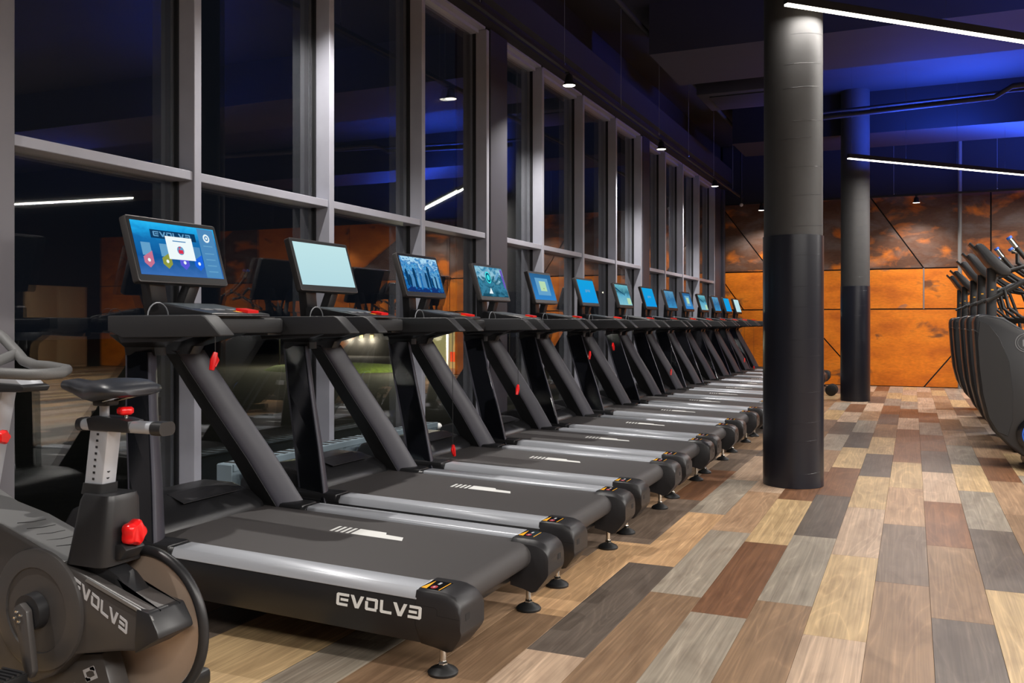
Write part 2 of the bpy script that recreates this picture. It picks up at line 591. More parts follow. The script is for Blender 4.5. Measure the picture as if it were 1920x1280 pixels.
for k in range(-18, 58):
    x0 = X0_P + W_P * k
    x1 = x0 + W_P
    if k in ROWS:
        j, seq = ROWS[k]
    else:
        j, seq = rng.uniform(0.0, L_P) + Y_F, ''.join(rng.choice('ttndgkyyrrbnp') for _ in range(30))
    ys = [j]
    while ys[0] > Y_F:
        ys.insert(0, ys[0] - L_P)
    n_before = len(ys) - 1
    while ys[-1] < Y_BACK:
        ys.append(ys[-1] + L_P)
    for i in range(len(ys) - 1):
        q = i - (n_before - 1) if k in ROWS else i
        key = seq[q] if 0 <= q < len(seq) else rng.choice('ttndgkyyrrbn')
        a, b_ = max(ys[i], Y_F), min(ys[i + 1], Y_BACK)
        if b_ - a > 0.02:
            plank(max(x0, -3.75), min(x1, X_R), a, b_, key)
mb = MB()
cols = []
for x0, x1, y0, y1, c in field:
    mb.quad([(x0 + .0006, y0 + .0006, 0), (x1 - .0006, y0 + .0006, 0), (x1 - .0006, y1 - .0006, 0), (x0 + .0006, y1 - .0006, 0)])
    cols.append(c)
me = bpy.data.meshes.new('plank_field')
mb.bm.to_mesh(me)
mb.bm.free()
me.materials.append(M['plank_field'])
at = me.color_attributes.new('tint', 'FLOAT_COLOR', 'CORNER')
for p in me.polygons:
    for li in p.loop_indices:
        at.data[li].color = (*cols[p.index], 1)
pf = bpy.data.objects.new('plank_field', me)
COL.objects.link(pf)
pf.parent = fl
tag(pf, kind='stuff')

# ceiling, beams, the walls that close the room
tag(MB().box(-3.75, X_R, Y_F, Y_BACK + 0.2, Z_CEIL, Z_CEIL + 0.2).build('ceiling', M['ceiling'], smooth=0), kind='structure')
tag(MB().box(X_R, X_R + 0.15, Y_F, Y_BACK + 0.2, -0.2, Z_CEIL).build('wall_right', M['black_paint'], smooth=0), kind='structure')
tag(MB().box(-3.75, X_R, Y_F - 0.15, Y_F, -0.2, Z_CEIL).build('wall_front', M['black_paint'], smooth=0), kind='structure')
bl = MB().box(-3.75, X_R, Y_BACK + 0.03, Y_BACK + 0.2, -0.2, Z_CEIL).build('wall_back', M['joint'], smooth=0)
tag(bl, kind='structure')
tag(MB().box(-2.6, X_R, 9.55, 10.95, 4.05, Z_CEIL).build('beam', M['beam'], smooth=0), kind='structure')
tag(MB().box(-2.6, X_R, 14.5, 15.7, 3.98, Z_CEIL).build('beam', M['beam_unlit'], smooth=0), kind='structure')
tag(MB().box(-3.44, -3.22, Y_F, Y_BACK, 3.86, 4.14).build('beam', M['beam'], smooth=0), kind='structure')
tag(MB().box(-3.46, -3.30, Y_F, Y_BACK, 3.74, 3.86).build('trim_1', M['black_paint'], smooth=0), kind='structure')
tag(MB().box(-3.75, -3.44, Y_F, Y_BACK, 3.80, Z_CEIL).build('wall_left', M['black_paint'], smooth=0), kind='structure')
tag(MB().box(-3.60, -3.40, Y_F, Y_BACK, -0.008, 0.10).build('baseboard_left', M['dark_column'], smooth=0), kind='structure')

# rusted steel cladding on the back wall: every sheet its own slab, black joints between
Z1, Z2, Z3 = 1.408, 2.14, 3.46
J = 0.012
def inset(poly, d):
    n = len(poly)
    cx = sum(p[0] for p in poly) / n
    area = sum(poly[i][0] * poly[(i + 1) % n][1] - poly[(i + 1) % n][0] * poly[i][1] for i in range(n))
    s = 1 if area > 0 else -1
    out = []
    for i in range(n):
        p0, p1, p2 = Vector(poly[i - 1]), Vector(poly[i]), Vector(poly[(i + 1) % n])
        e1, e2 = (p1 - p0).normalized(), (p2 - p1).normalized()
        n1, n2 = Vector((-e1.y, e1.x)) * s, Vector((-e2.y, e2.x)) * s
        bis = (n1 + n2)
        bis = bis / max(0.3, bis.dot(n1))
        out.append(tuple(p1 + bis * d))
    return out
PANELS = [
    # bottom row, left to right
    ('b', [(-3.4, 0), (-2.6, 0), (-2.2, Z1), (-3.4, Z1)]),
    ('b', [(-2.6, 0), (-0.78, 0), (-1.98, Z1), (-2.2, Z1)]),
    ('b', [(-0.78, 0), (0.184, 0), (1.29, Z1), (-1.98, Z1)]),
    ('b', [(0.184, 0), (2.4, 0), (2.4, Z1), (1.29, Z1)]),
    # middle row
    ('b', [(-3.4, Z1), (-3.0, Z1), (-3.4, 1.98)]),
    ('b', [(-3.0, Z1), (-2.1, Z1), (-2.1, Z2), (-3.4, Z2), (-3.4, 1.98)]),
    ('b', [(-2.1, Z1), (0.184, Z1), (0.184, Z2), (-2.1, Z2)]),
    ('b', [(0.184, Z1), (1.255, Z1), (1.255, Z2), (0.184, Z2)]),
    ('b', [(1.255, Z1), (2.4, Z1), (2.4, Z2), (1.255, Z2)]),
    # top row
    ('d', [(-3.4, Z2), (-2.48, Z2), (-3.4, 3.39)]),
    ('d', [(-2.48, Z2), (-2.1, Z2), (-2.1, Z3), (-3.4, Z3), (-3.4, 3.39)]),
    ('d', [(-2.1, Z2), (0.184, Z2), (-0.705, Z3), (-2.1, Z3)]),
    ('d', [(0.184, Z2), (1.255, Z2), (1.255, Z3), (-0.705, Z3)]),
    ('d', [(1.255, Z2), (2.4, Z2), (2.4, Z3), (1.255, Z3)]),
]
x = 2.4
flip = 0
while x < X_R - 0.1:
    w = min(2.65, X_R - x)
    PANELS += [('b', [(x, 0), (x + w * 0.45, 0), (x + w * (0.7 if flip else 0.2), Z1), (x, Z1)]), ('b', [(x + w * 0.45, 0), (x + w, 0), (x + w, Z1), (x + w * (0.7 if flip else 0.2), Z1)]),
               ('b', [(x, Z1), (x + w, Z1), (x + w, Z2), (x, Z2)]),
               ('b' if flip else 'd', [(x, Z2), (x + w, Z2), (x + w * 0.3, Z3), (x, Z3)]), ('b', [(x + w, Z2), (x + w, Z3), (x + w * 0.3, Z3)])]
    x += w
    flip = 1 - flip
for k, poly in PANELS:
    poly = inset(poly, J)
    cx, cz = sum(p[0] for p in poly) / len(poly), sum(p[1] for p in poly) / len(poly)
    o = MB().prism_y([(px - cx, pz - cz) for px, pz in poly], -0.012, 0.012).build('steel_sheet', M['rust_bright' if k == 'b' else 'rust_dark'], bl, smooth=0)
    o.location = (cx, Y_BACK + 0.018, cz)
MB().box(-3.4, X_R, Y_BACK + 0.0, Y_BACK + 0.03, Z3 + 0.01, Z_CEIL).build('upper_band', M['black_paint'], bl, smooth=0)
MB().box(0.172, 0.196, Y_BACK - 0.004, Y_BACK + 0.03, Z1, Z2).build('joint_strip', plain('joint_grey', (120, 112, 108), 0.5), bl, smooth=0)

# pale door in the right-hand wall, seen only mirrored in the glass
dr = MB().box(X_R - 0.05, X_R, 15.6, 17.4, 0.0, 2.1).build('door_1', M['tan_door'], smooth=0, bevel=0.004)
tag(dr, kind='structure')
for y0, y1 in ((15.68, 16.45), (16.55, 17.32)):
    MB().box(X_R - 0.07, X_R - 0.05, y0, y1, 0.08, 2.02).build('door_leaf', M['tan_door'], dr, bevel=0.004)

# window wall: dark columns between glazed bays
Z_HEAD, Z_SILL, Z_T0, Z_T1 = 3.72, 0.10, 1.895, 1.942
def window(idx, y0, y1, ys):
    """ys: right-hand edges of the mullions, the last one closing the bay against the column"""
    r = empty('window_%d' % idx, (0, y0, 0))
    tag(r, kind='structure')
    def part(mb, name, mat, par=r, **kw):
        o = mb.build(name, mat, par, **kw)
        o.location = (0, -y0, 0)
        return o
    mw = 0.052
    cells, last = [], y0
    for y in ys:
        part(MB().box(XG - 0.05, XM, y - mw, y, Z_SILL, Z_HEAD), 'mullion', M['mullion'], smooth=0, bevel=0.0025, seg=1)
        for yy in (y - mw - 0.012, y):
            part(MB().box(XG - 0.02, XG + 0.012, yy, yy + 0.012, Z_SILL, Z_HEAD), 'gasket', M['gasket'], smooth=0)
        cells.append((last, y - mw))
        last = y
    if last < y1 - 0.03:
        cells.append((last, y1))
    for a, b in cells:
        part(MB().box(XG - 0.04, XM - 0.01, a + 0.001, b - 0.001, Z_T0, Z_T1), 'transom', M['mullion'], smooth=0, bevel=0.0025, seg=1)
        part(MB().box(XG - 0.04, XM - 0.01, a + 0.001, b - 0.001, Z_HEAD, Z_HEAD + 0.08), 'head_rail', M['mullion'], smooth=0, bevel=0.002, seg=1)
        part(MB().box(XG - 0.03, XG + 0.045, a + 0.013, b - 0.013, Z_HEAD - 0.03, Z_HEAD), 'glazing_bead', M['mullion'], smooth=0)
        part(MB().box(XG - 0.04, XM - 0.01, a + 0.001, b - 0.001, Z_SILL, Z_SILL + 0.06), 'sill', M['mullion'], smooth=0, bevel=0.002, seg=1)
        for z0, z1 in ((Z_SILL + 0.06, Z_T0), (Z_T1, Z_HEAD)):
            for xx in (XG, XG - 0.03):
                part(MB().quad([(xx, a, z0), (xx, b, z0), (xx, b, z1), (xx, a, z1)]), 'pane', M['glass'], smooth=0)
    return r
window(1, -2.4, 2.20, [-1.2, -0.05, 1.1, 2.18])
window(2, 2.60, 7.22, [3.68, 4.87, 6.06, 7.20])
window(3, 7.58, 12.15, [8.50, 9.73, 10.97, 12.13])
window(4, 12.50, 17.17, [13.45, 14.60, 15.81, 17.15])
for i, (a, b) in enumerate(((-2.85, -2.4), (2.20, 2.60), (7.22, 7.58), (12.15, 12.50), (17.17, 17.9))):
    tag(MB().box(-3.75, XM + 0.005, a, b, -0.008, 4.2).build('trim_%d' % (i + 2), M['column_grey'] if i == 1 else M['dark_column'], smooth=0, bevel=0.004, seg=1), kind='structure')
tag(MB().box(-3.395, -3.34, 17.72, 17.86, 0, 3.9).build('trim_8', M['dark_column'], smooth=0, bevel=0.004, seg=1), kind='structure')

# round pillars: painted above, wrapped in dark film below
for (px, py, wrap_z) in ((-0.785, 6.775, 1.775), (-0.78, 14.41, 1.70)):
    p = MB().lathe([(0.203, 0.0), (0.203, Z_CEIL)], n=64).build('pillar', M['pillar_upper'])
    p.location = (px, py, 0)
    tag(p, kind='structure')
    w = MB().lathe([(0.203, 0.0), (0.2095, 0.002), (0.2095, wrap_z), (0.203, wrap_z + 0.001)], n=64).build('wrap', M['pillar_wrap'], p)
    mbs = MB()
    rr = random.Random(3)
    for k in range(22):
        z = 0.12 + k * 0.19 + rr.uniform(-0.05, 0.05)
        if z > 3.3:
            break
        rad = 0.2098 if z < wrap_z else 0.2034
        a0 = R(-110 + rr.uniform(0, 25))
        a1 = a0 + R(rr.uniform(55, 100))
        path = [(rad * math.cos(a0 + (a1 - a0) * t / 10), rad * math.sin(a0 + (a1 - a0) * t / 10), z + 0.02 * t / 10) for t in range(11)]
        mbs.tube(path, 0.0008, 5)
    tag(mbs.build('film_seams', M['pillar_wrap'], p), kind='stuff')

# ------------------------------------------------------------------ lamps
def line_light(label, a, b, z, drop=None, blue=1.0, white=1.0, n_wire=5):
    a, b = Vector((*a, z)), Vector((*b, z))
    ln = (b - a).length
    ang = math.atan2(b.y - a.y, b.x - a.x)
    r = empty('line_light', a, ang)
    tag(r, label, 'lamp', 'hanging line lights')
    MB().box(0, ln, -0.022, 0.022, 0.012, 0.07).build('housing', M['black_matte'], r, smooth=0, bevel=0.002, seg=1)
    MB().box(0.004, ln - 0.004, -0.019, 0.019, 0.0, 0.012).build('diffuser', M['led'], r, smooth=0)
    for k in range(n_wire):
        x = 0.06 + (ln - 0.12) * k / (n_wire - 1)
        yw = a.y + x * math.sin(ang)
        top = 4.05 if (9.5 < yw < 11.0) else 3.98 if 14.45 < yw < 15.75 else Z_CEIL
        MB().tube([(x, 0, 0.07), (x, 0, top - z - 0.005)], 0.0016, 5).build('wire', M['chrome'], r)
    add_light('line_light_glow', 'AREA', (ln / 2, 0, -0.004), (0, 0, 0), POWER_LINE * ln * white, NEUTRAL, ln - 0.02, 0.034, parent=r)
    if blue:
        add_light('line_light_uplight', 'AREA', (ln / 2 + 0.45, 0, 0.08), (PI, 0, 0), POWER_BLUE * ln * blue, (0.03, 0.10, 1.0), ln - 0.95, 0.03, parent=r)
    return r
line_light('bright white line light hung in front of the round pillar standing by the treadmills', (-0.784, 6.345), (2.2, 9.37), 3.3, blue=0.16, white=0.5, n_wire=4)
line_light('thin line light with blue glow above it, hung in front of the farther pillar', (-0.77, 12.62), (3.2, 16.95), 3.3, blue=0.85, n_wire=7)
line_light('line light over the aisle behind the row of cross trainers', (5.2, 11.6), (8.4, 11.3), 3.3, blue=0.25, white=1.6)
line_light('slanted line light over the open floor by the pale door', (7.5, 9.0), (11.0, 13.0), 3.3, blue=0.15, white=1.6)
line_light('added fill line light over the middle aisle, outside the view', (2.4, 0.6), (4.9, 3.5), 3.3, blue=0.05, white=3.3)  # unseen, added to even out the aisle brightness
line_light('added fill line light over the middle aisle beside the cross trainers, outside the view', (3.0, 5.4), (5.2, 7.9), 3.3, blue=0.05, white=3.3)  # unseen, added for more light from the right
line_light('unseen fill line light added above the viewpoint by the front wall', (0.2, -1.6), (2.6, -0.4), 3.3, blue=0.05, white=2.2)  # unseen, added as room fill behind the camera

# spotlight tracks
def track(label, a, b, z, wires):
    a, b = Vector((*a, z)), Vector((*b, z))
    ln = (b - a).length
    r = empty('light_track', a, math.atan2(b.y - a.y, b.x - a.x))
    tag(r, label, 'track')
    MB().box(0, ln, -0.017, 0.017, 0, 0.034).build('rail', M['black_matte'], r, smooth=0, bevel=0.002, seg=1)
    for w in wires:
        MB().tube([(w, 0, 0.03), (w, 0, Z_CEIL - z - 0.004)], 0.003, 5).build('wire', M['dim_print'], r)
        MB().lathe([(0.006, 0.03), (0.009, 0.04), (0.009, 0.065), (0.003, 0.07)], (w, 0, 0), n=8).build('wire_clip', M['chrome'], r)
    return r
TX, TZ = -2.9, 3.46
track('black light track hung on wires along the window wall', (TX, -2.5), (TX, 17.2), TZ, [v + 2.5 for v in (-0.8, 0.9, 2.6, 4.3, 6.0, 7.75, 9.5, 11.12, 12.75, 14.53, 16.2)])
track('black light track hung across the rusted steel wall', (-2.9, 17.2), (8.0, 17.2), 3.36, [0.9, 2.6, 4.2, 6.0, 7.8, 9.6])

def spotlight(loc, label, power=1.0, spread=115, tilt=(0, 0)):
    r = empty('track_spotlight', loc)
    tag(r, label, 'lamp', 'track spotlights')
    MB().lathe([(0.012, 0.09), (0.012, 0.125)], n=10).build('stem', M['black_matte'], r)
    MB().lathe([(0.030, 0.095), (0.038, 0.07), (0.042, 0.035), (0.060, 0.004), (0.062, 0.0), (0.058, 0.002), (0.040, 0.03)], n=24).build('lamp_body', M['black_matte'], r)
    MB().lathe([(0.056, 0.004), (0.054, 0.001)], n=24).build('lens', M['spot_glow'], r)
    MB().box(-0.02, 0.02, -0.05, 0.05, 0.105, 0.13).build('adapter', M['black_matte'], r, smooth=0)
    add_light('spotlight_beam', 'SPOT', (0, 0, -0.006), (R(tilt[0]), R(tilt[1]), 0), POWER_SPOT * power, NEUTRAL, 0.035, spot=R(spread), blend=0.7, parent=r)
    return r
for y, lab in ((-1.9, 'spotlight over the front end of the window track, outside the view'), (1.1, 'spotlight on the window track above the spin bike'), (4.5, 'spotlight on the window track above the second treadmill from the spin bike'),
               (7.87, 'bright spotlight on the window track, first in view past the dark window column'), (11.23, 'middle of the three spotlights seen along the window track'), (14.62, 'small far spotlight at the end of the window track')):
    spotlight((TX, y, 3.345), lab, tilt=(0, 8))
for x, lab in ((-2.555, 'spotlight on the back track beside the treadmill pillar'), (0.06, 'spotlight on the back track over the bare steel wall by the grey pipe'), (2.7, 'spotlight on the back track above the last cross trainer'), (5.4, 'spotlight on the back track toward the right-hand wall')):
    spotlight((x, 17.2, 3.235), lab, 0.55, tilt=(14, 0))

# ceiling pipes
def pipe(label, path, r, mat, cat='pipe', n=12):
    mb = MB().tube(path, r, n)
    return tag(mb.build('ceiling_pipe', mat), label, cat)
pipe('dark pipe running under the ceiling along the window wall', [(-2.73, 2.0, 4.42), (-2.73, 17.6, 4.42)], 0.028, M['beam'])
pipe('blue-lit sprinkler pipe with a kink under the ceiling beyond the beam', [(-1.2, 13.2, 3.99), (0.95, 13.0, 4.02), (1.15, 12.95, 4.13), (7.0, 12.5, 4.13)], 0.035, M['beam'])
pipe('thinner blue-lit pipe parallel to the sprinkler pipe', [(-1.2, 13.6, 4.15), (7.0, 12.9, 4.22)], 0.02, M['beam'])
wp = MB().tube([(0.76, 17.72, 0.0), (0.76, 17.72, Z_CEIL)], 0.034, 14).build('wall_pipe', plain('pipe_grey', (116, 114, 112), 0.45))
tag(wp, 'grey vertical pipe standing in front of the rusted steel wall', 'pipe')
wp2 = empty('hanging_pipe', (-2.845, 16.75, 3.3))
tag(wp2, 'thin black pipe dropping from the ceiling, ending in a pale ball', 'pipe')
MB().tube([(0, 0, 0), (0, 0, 1.29)], 0.018, 8).build('stem', M['black_matte'], wp2)
MB().lathe([(0.004, -0.035), (0.026, -0.022), (0.035, 0), (0.026, 0.022), (0.004, 0.035)], n=12).build('ball', M['grey_print'], wp2)
ac = empty('ceiling_cassette', (-2.1, 12.6, 4.2))
tag(ac, 'dark square air conditioning cassette under the ceiling left of the round pillar', 'air conditioner')
MB().prism_z([(-0.55, -0.5), (0.6, -0.5), (0.6, 0.5), (-0.55, 0.5)], 0, 0.18).build('body', M['beam'], ac, bevel=0.02)
MB().prism_z([(-0.4, -0.36), (0.45, -0.36), (0.45, 0.36), (-0.4, 0.36)], -0.015, 0.0).build('grille', M['ceiling'], ac, bevel=0.004)
for sx, sy in ((-0.5, -0.45), (0.55, -0.45), (-0.5, 0.45), (0.55, 0.45)):
    MB().tube([(sx, sy, 0.18), (sx, sy, 0.395)], 0.006, 6).build('hanger', M['black_matte'], ac)
sd = MB().lathe([(0.05, 0.0), (0.06, -0.02), (0.05, -0.045), (0.02, -0.05)], n=20).build('smoke_detector', M['grey_print'])
sd.location = (-0.15, 12.0, Z_CEIL)
tag(sd, 'small round white smoke detector under the blue-lit ceiling', 'smoke detector')

# ------------------------------------------------------------------ radiator under the window
rad = empty('radiator', (-3.32, 3.77, 0.14))
tag(rad, 'pale blue-grey panel radiator low along the window behind the treadmills', 'radiator')
L = 2.24
prof = []
mb = MB()
for k in range(57):
    y = L * k / 56
    prof.append((y, 0.055 if k % 2 else 0.045))
pts = [(x_, y) for y, x_ in prof] + [(0.0, L), (0.0, 0.0)]
mb.prism_z(pts, 0.0, 0.245)
mb.build('panel', M['radiator'], rad, smooth=0)
MB().box(-0.055, 0.055, 0, L, 0.262, 0.272).box(0.045, 0.058, 0, L, 0.235, 0.272).build('top_grille', M['radiator'], rad, smooth=0, bevel=0.003)
for k in range(28):
    MB().box(-0.045, 0.04, 0.04 + k * 0.08, 0.075 + k * 0.08, 0.272, 0.2735).build('grille_slot', M['joint'], rad, smooth=0)
for yy in (-0.012, L):
    MB().box(-0.05, 0.05, yy, yy + 0.012, 0.0, 0.27).build('side_cover', M['radiator'], rad, smooth=0, bevel=0.003)
MB().lathe([(0.012, 0.0), (0.026, 0.02), (0.027, 0.07), (0.018, 0.085)], (0.02, L + 0.012, 0.23), 'y', 16).build('thermostat_knob', M['white_print'], rad)
for yy in (0.3, L - 0.3):
    MB().box(-0.02, 0.02, yy - 0.02, yy + 0.02, -0.14, 0.0).build('bracket', M['radiator'], rad, smooth=0)

# ------------------------------------------------------------------ treadmill (local x runs to the rear, y across, z up)
OX, OY = -1.95, 3.015
def TX_(x):
    return x - OX
SL = -0.027
def dz(x):       # the deck climbs gently to the front
    return SL * (x + 1.47)

def deck_prism(section, x0, x1, n=1):
    """a section in y, z carried along x on the sloping deck"""
    mb = MB()
    rings = []
    for k in range(n + 1):
        x = x0 + (x1 - x0) * k / n
        rings.append([(TX_(x), y, z + dz(x)) for y, z in section])
    return mb.loft(rings)

def make_treadmill():
    t = empty('treadmill', (OX, OY, 0))
    # --- deck
    for s in (-1, 1):
        sec = [(s * 0.462, 0.268), (s * 0.465, 0.262), (s * 0.465, 0.184), (s * 0.43, 0.115), (s * 0.34, 0.115), (s * 0.34, 0.268)]
        side = deck_prism(sec, -3.12, -1.468).build('side_rail', M['black_satin'], t, bevel=0.003)
        sec = [(s * 0.352, 0.266), (s * 0.352, 0.293), (s * 0.362, 0.301), (s * 0.452, 0.301), (s * 0.4665, 0.2705), (s * 0.4665, 0.266)]
        deck_prism(sec, -2.50, -1.463).build('foot_rail', M['silver'], t, bevel=0.0015, seg=1)
        sec = [(s * 0.345, 0.266), (s * 0.345, 0.292), (s * 0.362, 0.300), (s * 0.450, 0.300), (s * 0.4645, 0.2705), (s * 0.4645, 0.266)]
        deck_prism(sec, -2.80, -2.502).build('front_rail_cover', M['black_satin'], t, bevel=0.002, seg=1)
        if s < 0:
            # wordmark on the outer side, toward the aisle end
            def to3(u, v):
                x = -1.772 + (u + 0.06 * v) * 0.335 / 6.65
                return (TX_(x), -0.4658, 0.2035 + v * 0.042 + dz(x))
            wordmark(MB(), to3, (0, -0.0012, 0)).build('brand_lettering', M['white_print'], side, smooth=0)
        else:
            def to3(u, v):
                x = -1.437 - (u + 0.06 * v) * 0.335 / 6.65
                return (TX_(x), 0.4658, 0.2035 + v * 0.042 + dz(x))
            wordmark(MB(), to3, (0, 0.0012, 0)).build('brand_lettering', M['white_print'], side, smooth=0)
        # rear end cap: carries the undercut of the side rail round to the back
        rings = []
        for x, zt, zb in ((-1.468, 0.299, 0.114), (-1.41, 0.298, 0.103), (-1.378, 0.2965, 0.092), (-1.358, 0.294, 0.098), (-1.330, 0.284, 0.132), (-1.313, 0.268, 0.154), (-1.306, 0.252, 0.168), (-1.305, 0.238, 0.176)):
            yo = 0.4655 - 0.5 * max(0.0, 0.184 - zb)
            zm = max(0.184, zb + 0.004)
            rings.append([(TX_(x), s * y, z) for y, z in ((0.290, zb), (yo, zb), (0.4655, zm), (0.4655, zt - 0.026), (0.458, zt - 0.006), (0.450, zt), (0.315, zt), (0.290, zt - 0.016))])
        cap = MB().loft(rings).build('end_cap', M['cap_black'], t, smooth=40, bevel=0.002, seg=1)
        MB().box(TX_(-1.306), TX_(-1.3042), s * 0.413 - 0.015, s * 0.413 + 0.015, 0.206, 0.228).build('slot', M['black_matte'], cap, smooth=0)
        MB().prism_y([(TX_(-1.467), 0.2505), (TX_(-1.395), 0.2485), (TX_(-1.387), 0.241), (TX_(-1.387), 0.2245), (TX_(-1.307), 0.2195), (TX_(-1.307), 0.2175), (TX_(-1.389), 0.2225), (TX_(-1.389), 0.240), (TX_(-1.396), 0.2465), (TX_(-1.467), 0.2485)], s * 0.4655, s * 0.4659).build('seam', M['joint'], cap, smooth=0)
        # warning label on the shoulder
        ztop = lambda x: 0.2990 - 0.028 * (x + 1.468)
        def lab(x0, y0, x1, y1, h, name, mat, shape=None):
            pts = shape or [(x0, y0), (x1, y0), (x1, y1), (x0, y1)]
            MB().slab([(TX_(a), b, ztop(a) + h) for a, b in pts], (0, 0, 0.0005)).build(name, M[mat], cap, smooth=0)
        yc = s * 0.398
        lab(-1.463, yc - 0.046, -1.388, yc + 0.046, 0.0003, 'warning_label', 'black_gloss')
        lab(0, 0, 0, 0, 0.0008, 'warning_triangle', 'yellow_print', [(-1.460, yc - 0.043), (-1.440, yc - 0.043), (-1.450, yc + 0.040)])
        lab(0, 0, 0, 0, 0.0008, 'warning_ring', 'red_print', [(-1.424 + 0.011 * math.cos(k * PI / 6), yc - 0.02 + 0.016 * math.sin(k * PI / 6)) for k in range(12)])
        lab(0, 0, 0, 0, 0.0012, 'warning_mark', 'grey_print', [(-1.427, yc - 0.026), (-1.421, yc - 0.026), (-1.421, yc - 0.014), (-1.427, yc - 0.014)])
        lab(-1.428, yc + 0.010, -1.420, yc + 0.032, 0.0008, 'warning_mark', 'grey_print')
        lab(-1.396, yc - 0.043, -1.393, yc + 0.040, 0.0008, 'warning_stripe', 'yellow_print')
        # feet
        for x in (-1.42, -2.92):
            ft = MB().lathe([(0.011, 0.0), (0.011, 0.115)], (TX_(x), s * 0.365, 0.014), n=12).lathe([(0.016, 0), (0.016, 0.012), (0.010, 0.02)], (TX_(x), s * 0.365, 0.026), n=6).build('adjustable_foot', M['chrome'], t)
            MB().lathe([(0.050, 0.0), (0.051, 0.008), (0.044, 0.016), (0.020, 0.028), (0.012, 0.034)], (TX_(x), s * 0.365, 0.0), n=24).build('foot_pad', M['rubber'], ft)
    # running belt, wrapped over the rear roller
    prof = []
    for x in (-2.86, -1.43):
        prof.append((TX_(x), 0.286 + dz(x)))
    for k in range(1, 9):
        a = R(90 - k * 22.5)
        prof.append((TX_(-1.43) + 0.052 * math.cos(a), 0.233 + 0.052 * math.sin(a)))
    prof += [(TX_(-2.86), 0.22)]
    belt = MB().prism_y(prof, -0.347, 0.347).build('running_belt', M['belt'], t, smooth=40)
    bz = lambda x: 0.2865 + dz(x)
    for y0, y1 in ((0.085, 0.172), (-0.30, -0.262)):
        shift = 0.0 if y0 > 0 else -0.52
        if y0 < 0:
            continue
        for k in range(4):
            x0 = -2.19 + k * 0.026
            MB().quad([(TX_(x0), y0, bz(x0)), (TX_(x0 + 0.014), y0, bz(x0)), (TX_(x0 + 0.006), y1, bz(x0)), (TX_(x0 - 0.008), y1, bz(x0))]).build('belt_mark', M['white_print'], belt, smooth=0)
        MB().quad([(TX_(-2.086), y0, bz(-2.1)), (TX_(-1.845), y0, bz(-1.85)), (TX_(-1.885), y1, bz(-1.85)), (TX_(-2.094), y1, bz(-2.1))]).build('belt_mark', M['white_print'], belt, smooth=0)
    MB().quad([(TX_(-1.50), -0.33, bz(-1.5)), (TX_(-1.405), -0.33, bz(-1.405) - 0.004), (TX_(-1.415), -0.292, bz(-1.415) - 0.003), (TX_(-1.48), -0.285, bz(-1.48))]).build('belt_mark', M['white_print'], belt, smooth=0)
    MB().box(TX_(-1.53), TX_(-1.47), -0.30, 0.30, 0.125, 0.185).build('rear_crossbar', M['black_satin'], t, bevel=0.004)
    # motor hood
    prof = [(-2.715, 0.318), (-2.725, 0.345), (-2.79, 0.388), (-2.90, 0.418), (-3.06, 0.420), (-3.17, 0.395), (-3.215, 0.33), (-3.22, 0.20), (-3.19, 0.11), (-2.70, 0.13)]
    hood = MB().prism_y([(TX_(x), z) for x, z in prof], -0.335, 0.335).build('motor_hood', M['black_satin'], t, bevel=0.018, seg=3)
    MB().slab([(TX_(-2.93), -0.05, 0.4195), (TX_(-2.79), -0.10, 0.4005), (TX_(-2.79), 0.24, 0.4005), (TX_(-2.93), 0.29, 0.4195)], (0, 0, 0.002)).build('hood_inlay', M['cap_black'], hood, smooth=0)
    # --- A-frame uprights, leaning in and forward
    for s in (-1, 1):
        def frame(x, y, phi):
            u = Vector((math.cos(phi), s * math.sin(phi)))
            v = Vector((-math.sin(phi), s * math.cos(phi)))
            return lambda a, b, z: (TX_(x) + u.x * a + v.x * b, s * y + u.y * a + v.y * b, z)
        stations = [(-2.655, 0.400, 0.27, 0.222, 0.090, R(20)), (-2.77, 0.300, 0.54, 0.210, 0.088, R(18)), (-2.89, 0.200, 0.79, 0.198, 0.086, R(16)), (-3.0, 0.100, 1.035, 0.188, 0.084, R(15))]
        # flat outside, bulging to the inner rear: front edge, inner edge, round back, outer rear edge
        arc = [(0.02 + 0.48 * q + 0.18 * q * (1 - q), -0.54 + 0.96 * q - 0.26 * q * (1 - q)) for q in (0.08, 0.2, 0.35, 0.5, 0.65, 0.8, 0.92, 1.0)] + [(0.49, 0.50)]
        rings, outer, inner = [], [], []
        for x, y, z, l, th, phi in stations:
            f = frame(x, y, phi)
            rings.append([f(a * l, b * th, z) for a, b in [(-0.49, 0.50), (-0.50, 0.36), (-0.47, 0.22), (0.00, -0.50)] + arc])
            outer.append([f(a, b, z) for a, b in ((-l * 0.40, th / 2 - 0.001), (l * 0.47, th / 2 - 0.001), (l * 0.46, th / 2 + 0.004), (-l * 0.385, th / 2 + 0.004))])
            q0, q1 = Vector((-0.46 * l, 0.19 * th)), Vector((0.01 * l, -0.50 * th))
            n = Vector((q1.y - q0.y, -(q1.x - q0.x))).normalized()
            n = n if n.y < 0 else -n
            inner.append([f(p.x, p.y, z) for p in (q0 - n * 0.001, q1 - n * 0.001, q1 + n * 0.003, q0 + n * 0.003)])
        up = MB().loft(rings).build('upright', M['strut'], t, smooth=45)
        MB().loft(outer).build('outer_panel', M['black_gloss'], up, smooth=0)
        MB().loft(inner).build('inner_panel', M['black_matte'], up, smooth=0)
        # foot of the upright
        MB().box(TX_(-2.80), TX_(-2.52), s * 0.345, s * 0.462, 0.28, 0.335).build('upright_shoe', M['black_satin'], t, bevel=0.012)
        # bracket from upright to console
        a = rrect(0.18, 0.075, 0.02, 2)
        b = rrect(0.28, 0.16, 0.02, 2)
